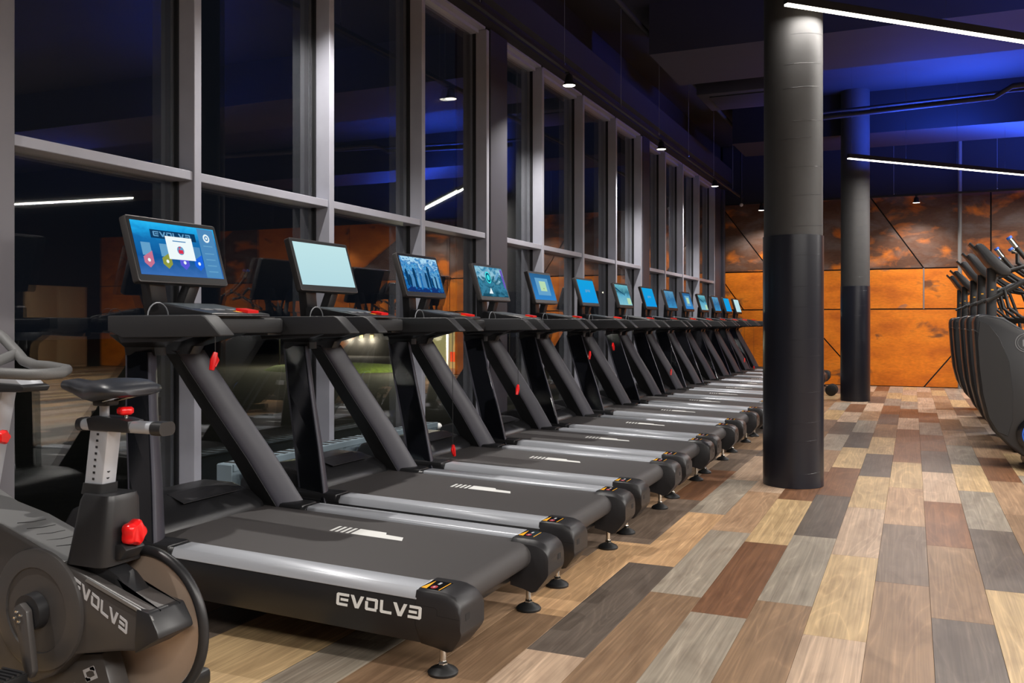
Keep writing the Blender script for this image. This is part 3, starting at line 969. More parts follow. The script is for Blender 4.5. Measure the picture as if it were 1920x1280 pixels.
        MB().loft([[(TX_(-3.0) + p, s * 0.10 + q, 1.02) for p, q in a], [(TX_(-2.99) + p, s * 0.115 + q, 1.055) for p, q in a], [(TX_(-2.90) + p, s * 0.19 + q, 1.11) for p, q in b]]).build('upright_bracket', M['black_satin'], t, smooth=40)
    # --- console
    poly = [(-2.95, -0.30), (-2.66, -0.39), (-2.60, -0.30), (-2.60, 0.30), (-2.66, 0.39), (-2.95, 0.30)]
    con = MB().prism_z([(TX_(x), y) for x, y in poly], 1.112, 1.178).build('console', M['black_matte'], t, bevel=0.012)
    MB().prism_z([(TX_(x), y) for x, y in [(-2.93, -0.26), (-2.62, -0.28), (-2.62, 0.28), (-2.93, 0.26)]], 1.178, 1.185).build('console_top', M['cap_black'], con, smooth=0)
    tray_prof = [(-2.58, 1.186), (-2.585, 1.197), (-2.90, 1.245), (-2.92, 1.235), (-2.92, 1.186)]
    tray = MB().prism_y([(TX_(x), z) for x, z in tray_prof], -0.16, 0.20).build('control_tray', M['black_satin'], t, bevel=0.004)
    tz = lambda x: 1.197 - (x + 2.585) * 0.1524
    def on_tray(x0, x1, y0, y1, name, mat, h=0.001):
        MB().slab([(TX_(x0), y0, tz(x0) + 0.0004), (TX_(x1), y0, tz(x1) + 0.0004), (TX_(x1), y1, tz(x1) + 0.0004), (TX_(x0), y1, tz(x0) + 0.0004)], (0, 0, h)).build(name, mat, tray, smooth=0)
    on_tray(-2.88, -2.72, -0.13, 0.17, 'key_panel', M['keypad'])
    for yy in (-0.1, -0.03, 0.05, 0.12):
        on_tray(-2.70, -2.675, yy, yy + 0.05, 'key', M['dim_print'], 0.003)
    on_tray(-2.665, -2.60, 0.075, 0.145, 'stop_button', M['red_plastic'], 0.012)
    on_tray(-2.655, -2.625, 0.150, 0.17, 'yellow_mark', M['yellow_print'])
    on_tray(-2.655, -2.625, 0.045, 0.068, 'yellow_mark', M['yellow_print'])
    MB().tube([(TX_(-2.80) + 0.0, -0.23 + 0.055 * math.cos(R(a)), 1.185 + 0.055 * math.sin(R(a))) for a in range(180, -1, -20)], 0.003, 6).build('cable_loop', M['dim_print'], con)
    # --- hand rails
    for s in (-1, 1):
        prof = [(-2.835, 1.186), (-2.372, 1.188), (-2.352, 1.180), (-2.280, 1.114), (-2.288, 1.108), (-2.76, 1.100), (-2.835, 1.128)]
        ar = MB().prism_y([(TX_(x), z) for x, z in prof], s * 0.375, s * 0.452).build('hand_rail', M['rail_grip'], t, bevel=0.011, seg=3)
        MB().prism_y([(TX_(x), z) for x, z in [(-2.80, 1.108), (-2.45, 1.109), (-2.52, 1.088), (-2.78, 1.08)]], s * 0.385, s * 0.44).build('rail_underside', M['black_satin'], ar, bevel=0.006)
        MB().box(TX_(-2.82), TX_(-2.66), s * 0.28, s * 0.39, 1.10, 1.165).build('rail_joint', M['black_satin'], ar, bevel=0.008)
    # --- display on two splayed struts
    for y0, y1 in ((-0.075, -0.145), (0.045, 0.13)):
        w = 0.032 if y0 > 0 else 0.045
        MB().loft([[(TX_(-2.985), y0 - w, 1.175), (TX_(-2.93), y0 - w, 1.175), (TX_(-2.93), y0 + w, 1.175), (TX_(-2.985), y0 + w, 1.175)],
                   [(TX_(-2.955), y1 - w, 1.40), (TX_(-2.905), y1 - w, 1.40), (TX_(-2.905), y1 + w, 1.40), (TX_(-2.955), y1 + w, 1.40)]]).build('screen_strut', M['black_satin'], t, bevel=0.006)
    d = empty('display', (TX_(-2.911), 0.0, 1.465))
    d.parent = t
    d.rotation_euler = (0, -math.atan2(0.08, 0.267), 0)
    # in the display's own frame: x = out of the glass, y = across, z = up
    MB().prism_x([(y, z) for y, z in rrect(0.525, 0.29, 0.012, 3)], -0.034, 0.0).build('frame', M['screen_frame'], d, bevel=0.003)
    MB().prism_x([(y, z) for y, z in rrect(0.514, 0.279, 0.010, 3)], 0.0, 0.0012).build('bezel', M['bezel'], d, smooth=0)
    MB().quad([(0.0018, -0.243, -0.113), (0.0018, 0.243, -0.113), (0.0018, 0.243, 0.124), (0.0018, -0.243, 0.124)]).build('screen_image', S['cyan'], d, smooth=0)
    return t, d

def overlay(d, items):
    """flat graphics on a lit display, in its own frame; u 0..1 across, v 0..1 up"""
    for name, mat, pts, h in items:
        MB().quad([(0.0018 + 0.0004 * h, -0.243 + 0.486 * u, -0.113 + 0.237 * v) for u, v in pts]).build(name, S[mat], d, smooth=0)
def rect(u0, u1, v0, v1):
    return [(u0, v0), (u1, v0), (u1, v1), (u0, v1)]
def disc(u, v, r, n=16):
    return [(u + r * 0.49 * math.cos(2 * PI * k / n), v + r * math.sin(2 * PI * k / n)) for k in range(n)]

proto, disp0 = make_treadmill()
TY = [3.015, 4.10, 5.19, 6.29, 7.37, 8.60, 9.83, 10.92, 12.00, 13.02, 14.06, 15.30, 16.28, 17.30]
TY[-3:] = [15.11, 16.09, 17.07]
ORD = ['first', 'second', 'third', 'fourth', 'fifth', 'sixth', 'seventh', 'eighth', 'ninth', 'tenth', 'eleventh', 'twelfth', 'thirteenth', 'fourteenth']
SHOW = ['home', 'pale', 'crowd', 'ride', 'panel', 'cyan', 'beach', 'cyan', 'dusk', 'panel', 'beach', 'dusk', 'cyan', 'pale']
SAYS = ['with a padlock pop-up on its blue home screen', 'with a blank pale cyan screen', 'with a crowd picture on its blue screen', 'with a glowing teal ring on its screen',
        'with nested pale squares on its blue screen', 'with a plain bright blue screen', 'with a grey-blue shore picture on its screen', 'with a plain blue screen', 'with a dim blue picture on its screen',
        'with a pale square on its blue screen', 'with a light shore picture on its screen', 'with a small dim blue screen', 'with a small plain blue screen', 'last of the row, pale screen']
CLIP = [(-0.155, 1.003, 0), (None, 0, 0), (-0.22, 0.37, 1), (-0.28, 0.675, 0), (0.27, 0.87, 0), (-0.25, 0.93, 1), (None, 0, 0), (-0.27, 0.57, 0), (None, 0, 0), (None, 0, 0), (None, 0, 0), (None, 0, 0), (-0.28, 0.52, 0), (-0.28, 0.34, 1)]
def clip(t, y, z, flip):
    x0 = TX_(-2.585)
    MB().tube([(x0, y, 1.19), (x0 + 0.012, y, 1.185), (x0 + 0.014, y, z + 0.03)], 0.0018, 5).build('safety_cord', M['black_matte'], t)
    a = 1 if flip else -1
    c = MB().tube([(x0 + 0.014, y + 0.002, z + 0.035), (x0 + 0.014, y + a * 0.010, z + 0.005), (x0 + 0.014, y + a * 0.022, z - 0.035)], [0.009, 0.014, 0.010], 8)
    c.tube([(x0 + 0.014, y + a * 0.002, z + 0.030), (x0 + 0.014, y - a * 0.014, z + 0.004), (x0 + 0.014, y + a * 0.002, z - 0.022)], [0.006, 0.007, 0.005], 8)
    c.build('safety_clip', M['red_plastic'], t)
for i, y in enumerate(TY):
    if i == 0:
        t, d = proto, disp0
    else:
        m = copy_tree(proto)
        t, d = m[proto.name], m[disp0.name]
    t.location = (OX - 0.012 * min(i, 5), y, 0)
    tag(t, 'black treadmill, %s from the spin bike, %s' % (ORD[i], SAYS[i]), 'treadmill', 'treadmills in a row facing the windows')
    trees = [c for c in d.children if c.name.startswith('screen_image')][0]
    trees.data = trees.data.copy()
    trees.data.materials[0] = S[SHOW[i]]
    t['_row'] = i
ROOTS = [o for o in COL.objects if o.name.startswith('treadmill') and o.parent is None]
for t in ROOTS:
    i = t['_row']
    del t['_row']
    d = [c for c in t.children if c.name.startswith('display')][0]
    y, z, fl_ = CLIP[i]
    if y is not None:
        clip(t, y, z, fl_)
    if i == 0:
        items = [('title_strip', 'navy', rect(0.20, 0.74, 0.70, 0.86), 1), ('side_menu', 'sky', rect(0.78, 0.985, 0.01, 0.985), 1), ('popup', 'pop', rect(0.36, 0.68, 0.32, 0.76), 4)]
        for u, mt in ((0.12, 'pink'), (0.33, 'olive'), (0.535, 'violet'), (0.715, 'blue')):
            items.append(('tile', 'light_blue' if u < 0.6 else 'sky', rect(u - 0.055, u + 0.05, 0.36, 0.60), 2))
            items.append(('tile_badge', mt, [(u - 0.055, 0.22), (u, 0.13), (u + 0.055, 0.22), (u + 0.055, 0.45), (u - 0.055, 0.33)], 3))
            items.append(('tile_icon', 'white', disc(u, 0.27, 0.035, 8), 5))
        items += [('popup_icon', 'light_blue', disc(0.515, 0.50, 0.085), 5), ('padlock', 'red', rect(0.487, 0.543, 0.44, 0.51), 6), ('padlock', 'red', [(0.497, 0.51), (0.505, 0.51), (0.505, 0.55), (0.525, 0.55), (0.525, 0.57), (0.497, 0.57)], 6),
                  ('popup_heading', 'sky', rect(0.44, 0.60, 0.665, 0.685), 5), ('account_badge', 'white', disc(0.88, 0.80, 0.085), 3), ('account_badge', 'sky', disc(0.88, 0.80, 0.05), 4), ('account_badge', 'white', disc(0.88, 0.80, 0.026), 5)]
        for k, v in enumerate((0.63, 0.48, 0.36, 0.24, 0.12)):
            items.append(('menu_bar', 'light_blue', rect(0.82, 0.94, v, v + 0.022), 3))
        overlay(d, items)
        def to3(u, v):
            return (0.0018 + 0.0008, -0.243 + 0.486 * (0.23 + u * 0.46 / 6.7), -0.113 + 0.237 * (0.735 + v * 0.095))
        wordmark(MB(), to3, (0.0004, 0, 0)).build('screen_wordmark', S['light_blue'], d, smooth=0)
    elif i == 2:
        rr = random.Random(5)
        its = []
        for k in range(16):
            u = 0.08 + k * 0.055 + rr.uniform(-0.02, 0.02)
            top = 0.55 + rr.uniform(-0.1, 0.22) + (0.1 if 7 < k < 12 else 0)
            its.append(('crowd_figure', rr.choice(['navy', 'sky', 'light_blue', 'navy', 'white', 'purple'] if k in (4, 9) else ['navy', 'sky', 'navy', 'light_blue']), [(u - 0.03, 0.12 + rr.uniform(0, 0.1)), (u + 0.02, 0.12), (u + 0.035, top - 0.15), (u + 0.015, top - 0.05), (u - 0.015, top - 0.05), (u - 0.035, top - 0.15)], 1 + (k % 2)))
            its.append(('crowd_head', 'light_blue', disc(u, top, 0.045, 8), 3))
        overlay(d, its)
    elif i == 3:
        overlay(d, [('ring', 'teal', disc(0.40, 0.64, 0.20, 20), 1), ('ring', 'navy', disc(0.40, 0.64, 0.155, 20), 2), ('ring', 'teal', disc(0.40, 0.64, 0.10, 16), 3),
                    ('picture_streak', 'light_blue', [(0.62, 0.62), (0.82, 0.86), (0.86, 0.80), (0.68, 0.56)], 1), ('picture_streak', 'white', [(0.30, 0.10), (0.44, 0.10), (0.40, 0.30)], 1), ('picture_edge', 'purple', [(0.90, 0.95), (0.99, 0.95), (0.99, 0.25), (0.93, 0.35)], 1)])
    elif i in (4, 9):
        overlay(d, [('inner_square', 'light_blue', rect(0.20, 0.80, 0.18, 0.84), 1), ('inner_square', 'lime', rect(0.36, 0.66, 0.34, 0.72), 2)])
        if i == 4:
            overlay(d, [('inner_square', 'olive', rect(0.50, 0.54, 0.42, 0.46), 3)])
    elif i in (5, 7):
        overlay(d, [('welcome_mark', 'light_blue', rect(0.36, 0.44, 0.46, 0.58), 1), ('welcome_mark', 'light_blue', rect(0.46, 0.52, 0.50, 0.58), 1), ('welcome_mark', 'light_blue', rect(0.54, 0.64, 0.48, 0.58), 1)])
    elif i in (6, 10):
        overlay(d, [('cliff', 'navy', [(0.0, 0.86), (0.6, 0.50), (0.62, 0.46), (0.0, 0.78)], 1), ('pale_patch', 'lime', rect(0.68, 0.96, 0.04, 0.36), 1)])

# ------------------------------------------------------------------ spin bike (local frame: origin under the flywheel, axes as the room)
BX, BY = -2.0, 1.87
def make_bike():
    r = empty('spin_bike', (BX, BY, 0))
    tag(r, 'black spin bike with red knobs and rear flywheel, before the row of treadmills', 'exercise bike')
    P = lambda pts: [(x - BX, z) for x, z in pts]
    Y = lambda y: y - BY
    body = [(-2.95, 0.70), (-2.70, 0.66), (-2.551, 0.599), (-2.414, 0.572), (-2.282, 0.531), (-2.165, 0.491), (-2.073, 0.464), (-1.835, 0.394), (-1.815, 0.347), (-1.874, 0.286), (-1.955, 0.274), (-2.114, 0.242), (-2.20, 0.17), (-2.282, 0.135), (-2.45, 0.16), (-2.60, 0.26), (-2.75, 0.42), (-2.95, 0.56)]
    sh = MB().prism_y(P(body), Y(1.80), Y(1.915)).build('shroud', M['bike_shell'], r, bevel=0.010, seg=3)
    top = [(-2.95, 0.701), (-2.70, 0.662), (-2.551, 0.602), (-2.414, 0.575), (-2.282, 0.534), (-2.165, 0.494), (-2.165, 0.488), (-2.282, 0.528), (-2.414, 0.569), (-2.551, 0.596), (-2.70, 0.656), (-2.95, 0.695)]
    MB().prism_y(P(top), Y(1.809), Y(1.965)).build('top_cover', M['bike_top'], sh, bevel=0.002, seg=1)
    for k in range(5):
        x0 = -2.40 + k * 0.040
        z0 = 0.575 - (x0 + 2.414) * 0.325
        MB().tube([(x0 - BX, Y(1.845), z0 + 0.001), (x0 - BX + 0.012, Y(1.885), z0 - 0.002), (x0 - BX + 0.014, Y(1.93), z0 - 0.003)], 0.0012, 5).build('vent_slit', M['bike_dark'], sh)
    ridge = [(-2.06, 0.462), (-1.83, 0.388), (-1.822, 0.376), (-2.07, 0.452)]
    MB().prism_y(P(ridge), Y(1.794), Y(1.80)).build('ridge', M['bike_top'], sh, bevel=0.001, seg=1)
    fin = [(-2.131, 0.455), (-2.106, 0.497), (-2.049, 0.494), (-1.985, 0.466), (-1.93, 0.418), (-1.88, 0.352), (-1.85, 0.36), (-1.84, 0.388)]
    MB().prism_y(P(fin), Y(1.83), Y(1.90)).build('wheel_guard', M['bike_dark'], sh, bevel=0.008, seg=2)
    nose = [(-1.880, 0.402), (-1.835, 0.396), (-1.806, 0.350), (-1.800, 0.332), (-1.887, 0.280), (-1.885, 0.33)]
    MB().prism_y(P(nose), Y(1.792), Y(1.92)).build('shroud_tip', M['bike_dark'], sh, bevel=0.006)
    def to3(u, v):
        a = R(-26)
        uu, vv = u * 0.232 / 6.65, v * 0.036
        return (-2.122 - BX + uu * math.cos(a) + vv * 0.25 * 0.3, Y(1.80) - 0.0002, 0.424 + uu * math.sin(a) + vv)
    wordmark(MB(), to3, (0, -0.0012, 0)).build('brand_lettering', M['grey_print'], sh, smooth=0)
    # drive disc, crank, pedal
    cx, cz = -2.25 - BX, 0.352
    MB().lathe([(0.172, 0.0), (0.170, -0.010), (0.160, -0.014), (0.120, -0.015), (0.118, -0.010), (0.0, -0.010)], (cx, Y(1.80), cz), 'y', 48).build('drive_cover', M['bike_shell'], sh)
    cr = MB().lathe([(0.052, 0.0), (0.050, -0.03), (0.0, -0.031)], (cx, Y(1.788), cz), 'y', 32).build('crank_hub', M['bike_dark'], r)
    arm = [(cx - 0.024, cz + 0.02), (cx, cz + 0.034), (cx + 0.026, cz + 0.015), (cx + 0.052, cz - 0.15), (cx + 0.038, cz - 0.172), (cx + 0.016, cz - 0.162), (cx - 0.012, cz - 0.05), (cx - 0.030, cz - 0.01)]
    MB().prism_y(arm, Y(1.757), Y(1.735)).build('crank_arm', M['bike_shell'], cr, bevel=0.006)
    for k in range(4):
        a = R(20 + 90 * k)
        MB().lathe([(0.0055, 0.0), (0.005, -0.004), (0.002, -0.003)], (cx - 0.004 + 0.012 * math.cos(a), Y(1.735), cz - 0.004 + 0.014 * math.sin(a)), 'y', 10).build('bolt', M['chrome'], cr)
    px, pz = cx + 0.034, cz - 0.158
    pd = MB().box(px - 0.075, px + 0.015, Y(1.64), Y(1.725), pz - 0.024, pz + 0.012).build('pedal', M['rubber'], r, bevel=0.004)
    for k in range(5):
        MB().box(px - 0.072, px + 0.012, Y(1.645) + k * 0.016, Y(1.653) + k * 0.016, pz + 0.012, pz + 0.018).build('pedal_tread', M['bike_dark'], pd, smooth=0)
    MB().tube([(px - 0.08, Y(1.66), pz), (px - 0.13, Y(1.66), pz + 0.02), (px - 0.17, Y(1.68), pz + 0.05), (px - 0.15, Y(1.71), pz + 0.04), (px - 0.08, Y(1.715), pz)], 0.006, 8).build('toe_cage', M['bike_dark'], pd)
    # flywheel
    wc = (0.0, Y(1.945), 0.298)
    fw = MB().torus(wc, 0.211, 0.0145, 'y', 64, 12).build('flywheel', M['bike_dark'], r)
    MB().lathe([(0.200, 0.004), (0.200, -0.004)], wc, 'y', 64).build('flywheel_disc', M['wheel_disc'], fw)
    MB().torus(wc, 0.198, 0.005, 'y', 64, 8).build('flywheel_rim', M['chrome'], fw)
    MB().lathe([(0.045, -0.03), (0.05, 0.0), (0.045, 0.03)], wc, 'y', 24).build('flywheel_hub', M['bike_dark'], fw)
    # seat post, slider, saddle
    h0, h1 = rrect(0.155, 0.15, 0.03, 3), rrect(0.125, 0.12, 0.025, 3)
    MB().loft([[(-2.085 - BX + a, Y(1.875) + b, 0.49) for a, b in h0], [(-2.064 - BX + a, Y(1.875) + b, 0.665) for a, b in h1], [(-2.063 - BX + a * 0.9, Y(1.875) + b * 0.9, 0.682) for a, b in h1]]).build('post_housing', M['bike_dark'], r, smooth=40)
    MB().loft([[(-2.105 - BX + a, Y(1.875) + b, 0.678) for a, b in rrect(0.082, 0.07, 0.015, 3)], [(-2.10 - BX + a, Y(1.875) + b, 0.708) for a, b in rrect(0.080, 0.066, 0.015, 3)]]).build('post_collar', M['black_matte'], r, smooth=40)
    post = MB().loft([[(-2.108 - BX + a, Y(1.875) + b, 0.66) for a, b in rrect(0.070, 0.050, 0.006, 2)], [(-2.078 - BX + a, Y(1.875) + b, 0.872) for a, b in rrect(0.070, 0.050, 0.006, 2)]]).build('seat_post', M['silver'], r, smooth=40)
    for k in range(9):
        z = 0.70 + k * 0.018
        x = -2.108 + 0.03 * (z - 0.66) / 0.212 - BX
        MB().box(x - 0.004, x + 0.004, Y(1.849), Y(1.8502), z, z + 0.006).build('scale_mark', M['bike_dark'], post, smooth=0)
        if k < 3:
            MB().lathe([(0.006, 0.0), (0.006, 0.0015)], (x + 0.0345, Y(1.868), z + 0.008), 'x', 10).build('pin_hole', M['black_matte'], post)
    sl = MB().loft([[(x - BX, Y(1.875) + a, 0.870 + b) for a, b in rrect(0.052, 0.032, 0.014, 3)] for x in (-2.155, -1.885)]).build('seat_slider', M['silver'], r, smooth=40)
    MB().loft([[(x - BX, Y(1.875) + a, 0.870 + b) for a, b in rrect(0.058, 0.038, 0.016, 3)] for x in (-1.889, -1.852)]).build('slider_end', M['bike_dark'], sl, smooth=40)
    MB().loft([[(x - BX, Y(1.875) + a, 0.870 + b) for a, b in rrect(0.057, 0.037, 0.016, 3)] for x in (-2.168, -2.150)]).build('slider_end', M['bike_dark'], sl, smooth=40)
    MB().prism_y(P([(-2.125, 0.889), (-2.10, 0.897), (-2.00, 0.894), (-1.965, 0.888), (-1.965, 0.856), (-2.115, 0.856)]), Y(1.8455), Y(1.905)).build('slider_clamp', M['bike_dark'], sl, bevel=0.004)
    def knob(name, c, axis, rr, hh):
        n = 40
        mb = MB()
        rings = []
        for q, h in ((0.72, 0), (1.0, hh * 0.25), (1.0, hh * 0.75), (0.75, hh)):
            ring = []
            for k in range(n):
                a = 2 * PI * k / n
                ra = rr * q * (1 + 0.10 * math.cos(5 * a))
                u, v = ra * math.cos(a), ra * math.sin(a)
                ring.append((c[0] + u, c[1] + v, c[2] + h) if axis == 'z' else (c[0] + h, c[1] + u, c[2] + v))
            rings.append(ring)
        mb.loft(rings)
        return mb.build(name, M['red_plastic'], r, smooth=50)
    knob('clamp_knob', (-2.005 - BX, Y(1.875), 0.902), 'z', 0.021, 0.022)
    MB().lathe([(0.007, 0), (0.007, 0.014)], (-2.005 - BX, Y(1.875), 0.89), n=10).build('knob_stem', M['chrome'], r)
    knob('height_knob', (-1.995 - BX, Y(1.875), 0.577), 'x', 0.034, 0.042)
    MB().lathe([(0.011, 0), (0.011, 0.03)], (-2.018 - BX, Y(1.875), 0.577), 'x', 12).build('knob_stem', M['chrome'], r)
    MB().prism_y(P([(-2.03, 0.545), (-1.985, 0.552), (-1.965, 0.535), (-1.99, 0.505), (-2.04, 0.50)]), Y(1.84), Y(1.91)).build('housing_lip', M['bike_dark'], r, bevel=0.006)
    # saddle: stations from nose to tail
    st = [(-2.246, 0.006, 0.974, 0.982), (-2.232, 0.022, 0.966, 0.994), (-2.19, 0.028, 0.954, 0.999), (-2.15, 0.036, 0.940, 0.994), (-2.10, 0.060, 0.936, 0.996), (-2.05, 0.086, 0.944, 1.004), (-2.00, 0.100, 0.950, 1.003), (-1.965, 0.094, 0.954, 0.992), (-1.948, 0.062, 0.960, 0.980)]
    rings = []
    for x, hw, zb, zt in st:
        ring = []
        for k in range(16):
            a = 2 * PI * k / 16
            cz_, sz_ = math.cos(a), math.sin(a)
            y = hw * (abs(cz_) ** 0.7) * (1 if cz_ >= 0 else -1)
            zm = zb + (zt - zb) * 0.45
            z = zm + (zt - zm) * (abs(sz_) ** 0.8) if sz_ >= 0 else zm - (zm - zb) * abs(sz_)
            ring.append((x - BX, Y(1.875) + y, z))
        rings.append(ring)
    sad = MB().loft(rings).build('saddle', M['seat'], r, smooth=60)
    MB().tube([(-2.16 - BX, Y(1.875), 0.955), (-2.08 - BX, Y(1.855), 0.935), (-2.00 - BX, Y(1.845), 0.953)], 0.0035, 8).tube([(-2.16 - BX, Y(1.875), 0.955), (-2.08 - BX, Y(1.895), 0.935), (-2.00 - BX, Y(1.905), 0.953)], 0.0035, 8).build('saddle_rail', M['chrome'], sad)
    MB().lathe([(0.013, 0.0), (0.013, 0.05), (0.02, 0.055), (0.02, 0.075)], (-2.085 - BX, Y(1.875), 0.885), n=16).build('saddle_stem', M['silver'], r)
    MB().box(-2.105 - BX, -2.055 - BX, Y(1.85), Y(1.90), 0.925, 0.945).build('saddle_clamp', M['bike_dark'], sad, bevel=0.005)
    # handlebar, its post and console
    hb = MB().tube([(x - BX, Y(y), z) for x, y, z in [(-2.75, 1.68, 1.03), (-2.45, 1.68, 1.022), (-2.252, 1.68, 1.022), (-2.165, 1.70, 1.019), (-2.130, 1.725, 1.020), (-2.118, 1.76, 1.022), (-2.145, 1.80, 1.028), (-2.235, 1.82, 1.034), (-2.345, 1.86, 1.034), (-2.425, 1.885, 1.045), (-2.47, 1.90, 1.066), (-2.56, 1.92, 1.112), (-2.65, 1.93, 1.15), (-2.78, 1.93, 1.16)]], 0.0155, 14)
    hb.build('handlebar', M['handle_foam'], r, smooth=60)
    MB().tube([(-2.45 - BX, Y(1.68), 1.022), (-2.47 - BX, Y(1.79), 1.03), (-2.47 - BX, Y(1.90), 1.066)], 0.0155, 12).build('handlebar_bridge', M['handle_foam'], r, smooth=60)
    MB().prism_y(P([(-2.62, 1.02), (-2.395, 1.008), (-2.352, 0.978), (-2.62, 0.985)]), Y(1.82), Y(1.90)).build('handlebar_slider', M['silver'], r, bevel=0.005)
    MB().prism_y(P([(-2.352, 0.979), (-2.335, 0.972), (-2.345, 0.958), (-2.60, 0.95), (-2.60, 0.984)]), Y(1.815), Y(1.905)).build('slider_base', M['bike_dark'], r, bevel=0.004)
    MB().loft([[(-2.62 - BX + a, Y(1.875) + b, 0.60) for a, b in rrect(0.10, 0.08, 0.02, 2)], [(-2.50 - BX + a, Y(1.875) + b, 0.97) for a, b in rrect(0.07, 0.05, 0.01, 2)]]).build('handlebar_post', M['silver'], r, smooth=40)
    knob('front_knob', (-2.455 - BX - 0.03, Y(1.85), 0.819), 'x', 0.020, 0.03)
    # base: keel and two floor bars
    kl = [(-2.30, 0.20), (-2.06, 0.24), (-1.99, 0.06), (-2.05, 0.045), (-2.75, 0.045), (-2.85, 0.06), (-2.80, 0.45), (-2.72, 0.45), (-2.68, 0.10), (-2.34, 0.10)]
    fr = MB().prism_y(P(kl), Y(1.842), Y(1.908)).build('frame', M['bike_shell'], r, bevel=0.006)
    def to3e(u, v):
        a = R(-30)
        uu, vv = (u - 0.5) * 0.05, (v - 0.5) * 0.055
        return (-2.105 - BX + uu * math.cos(a) - vv * math.sin(a), Y(1.842), 0.178 + uu * math.sin(a) + vv * math.cos(a))
    emblem(MB(), to3e, (0, -0.0012, 0)).build('emblem', M['grey_print'], fr, smooth=0)
    MB().box(-2.165 - BX, -2.11 - BX, Y(1.8405), Y(1.842), 0.118, 0.142).build('rating_plate', M['white_print'], fr, smooth=0)
    for x in (-2.06, -2.80):
        bar = MB().loft([[(x - BX + a, y, 0.045 + b) for a, b in rrect(0.07, 0.05, 0.012, 2)] for y in (-0.27, 0.36)]).build('floor_bar', M['bike_dark'], r, smooth=40)
        for y in (-0.25, 0.34):
            MB().lathe([(0.03, 0.0), (0.03, 0.015), (0.012, 0.022)], (x - BX, y, 0.0), n=16).build('floor_foot', M['rubber'], bar)
    return r
make_bike()

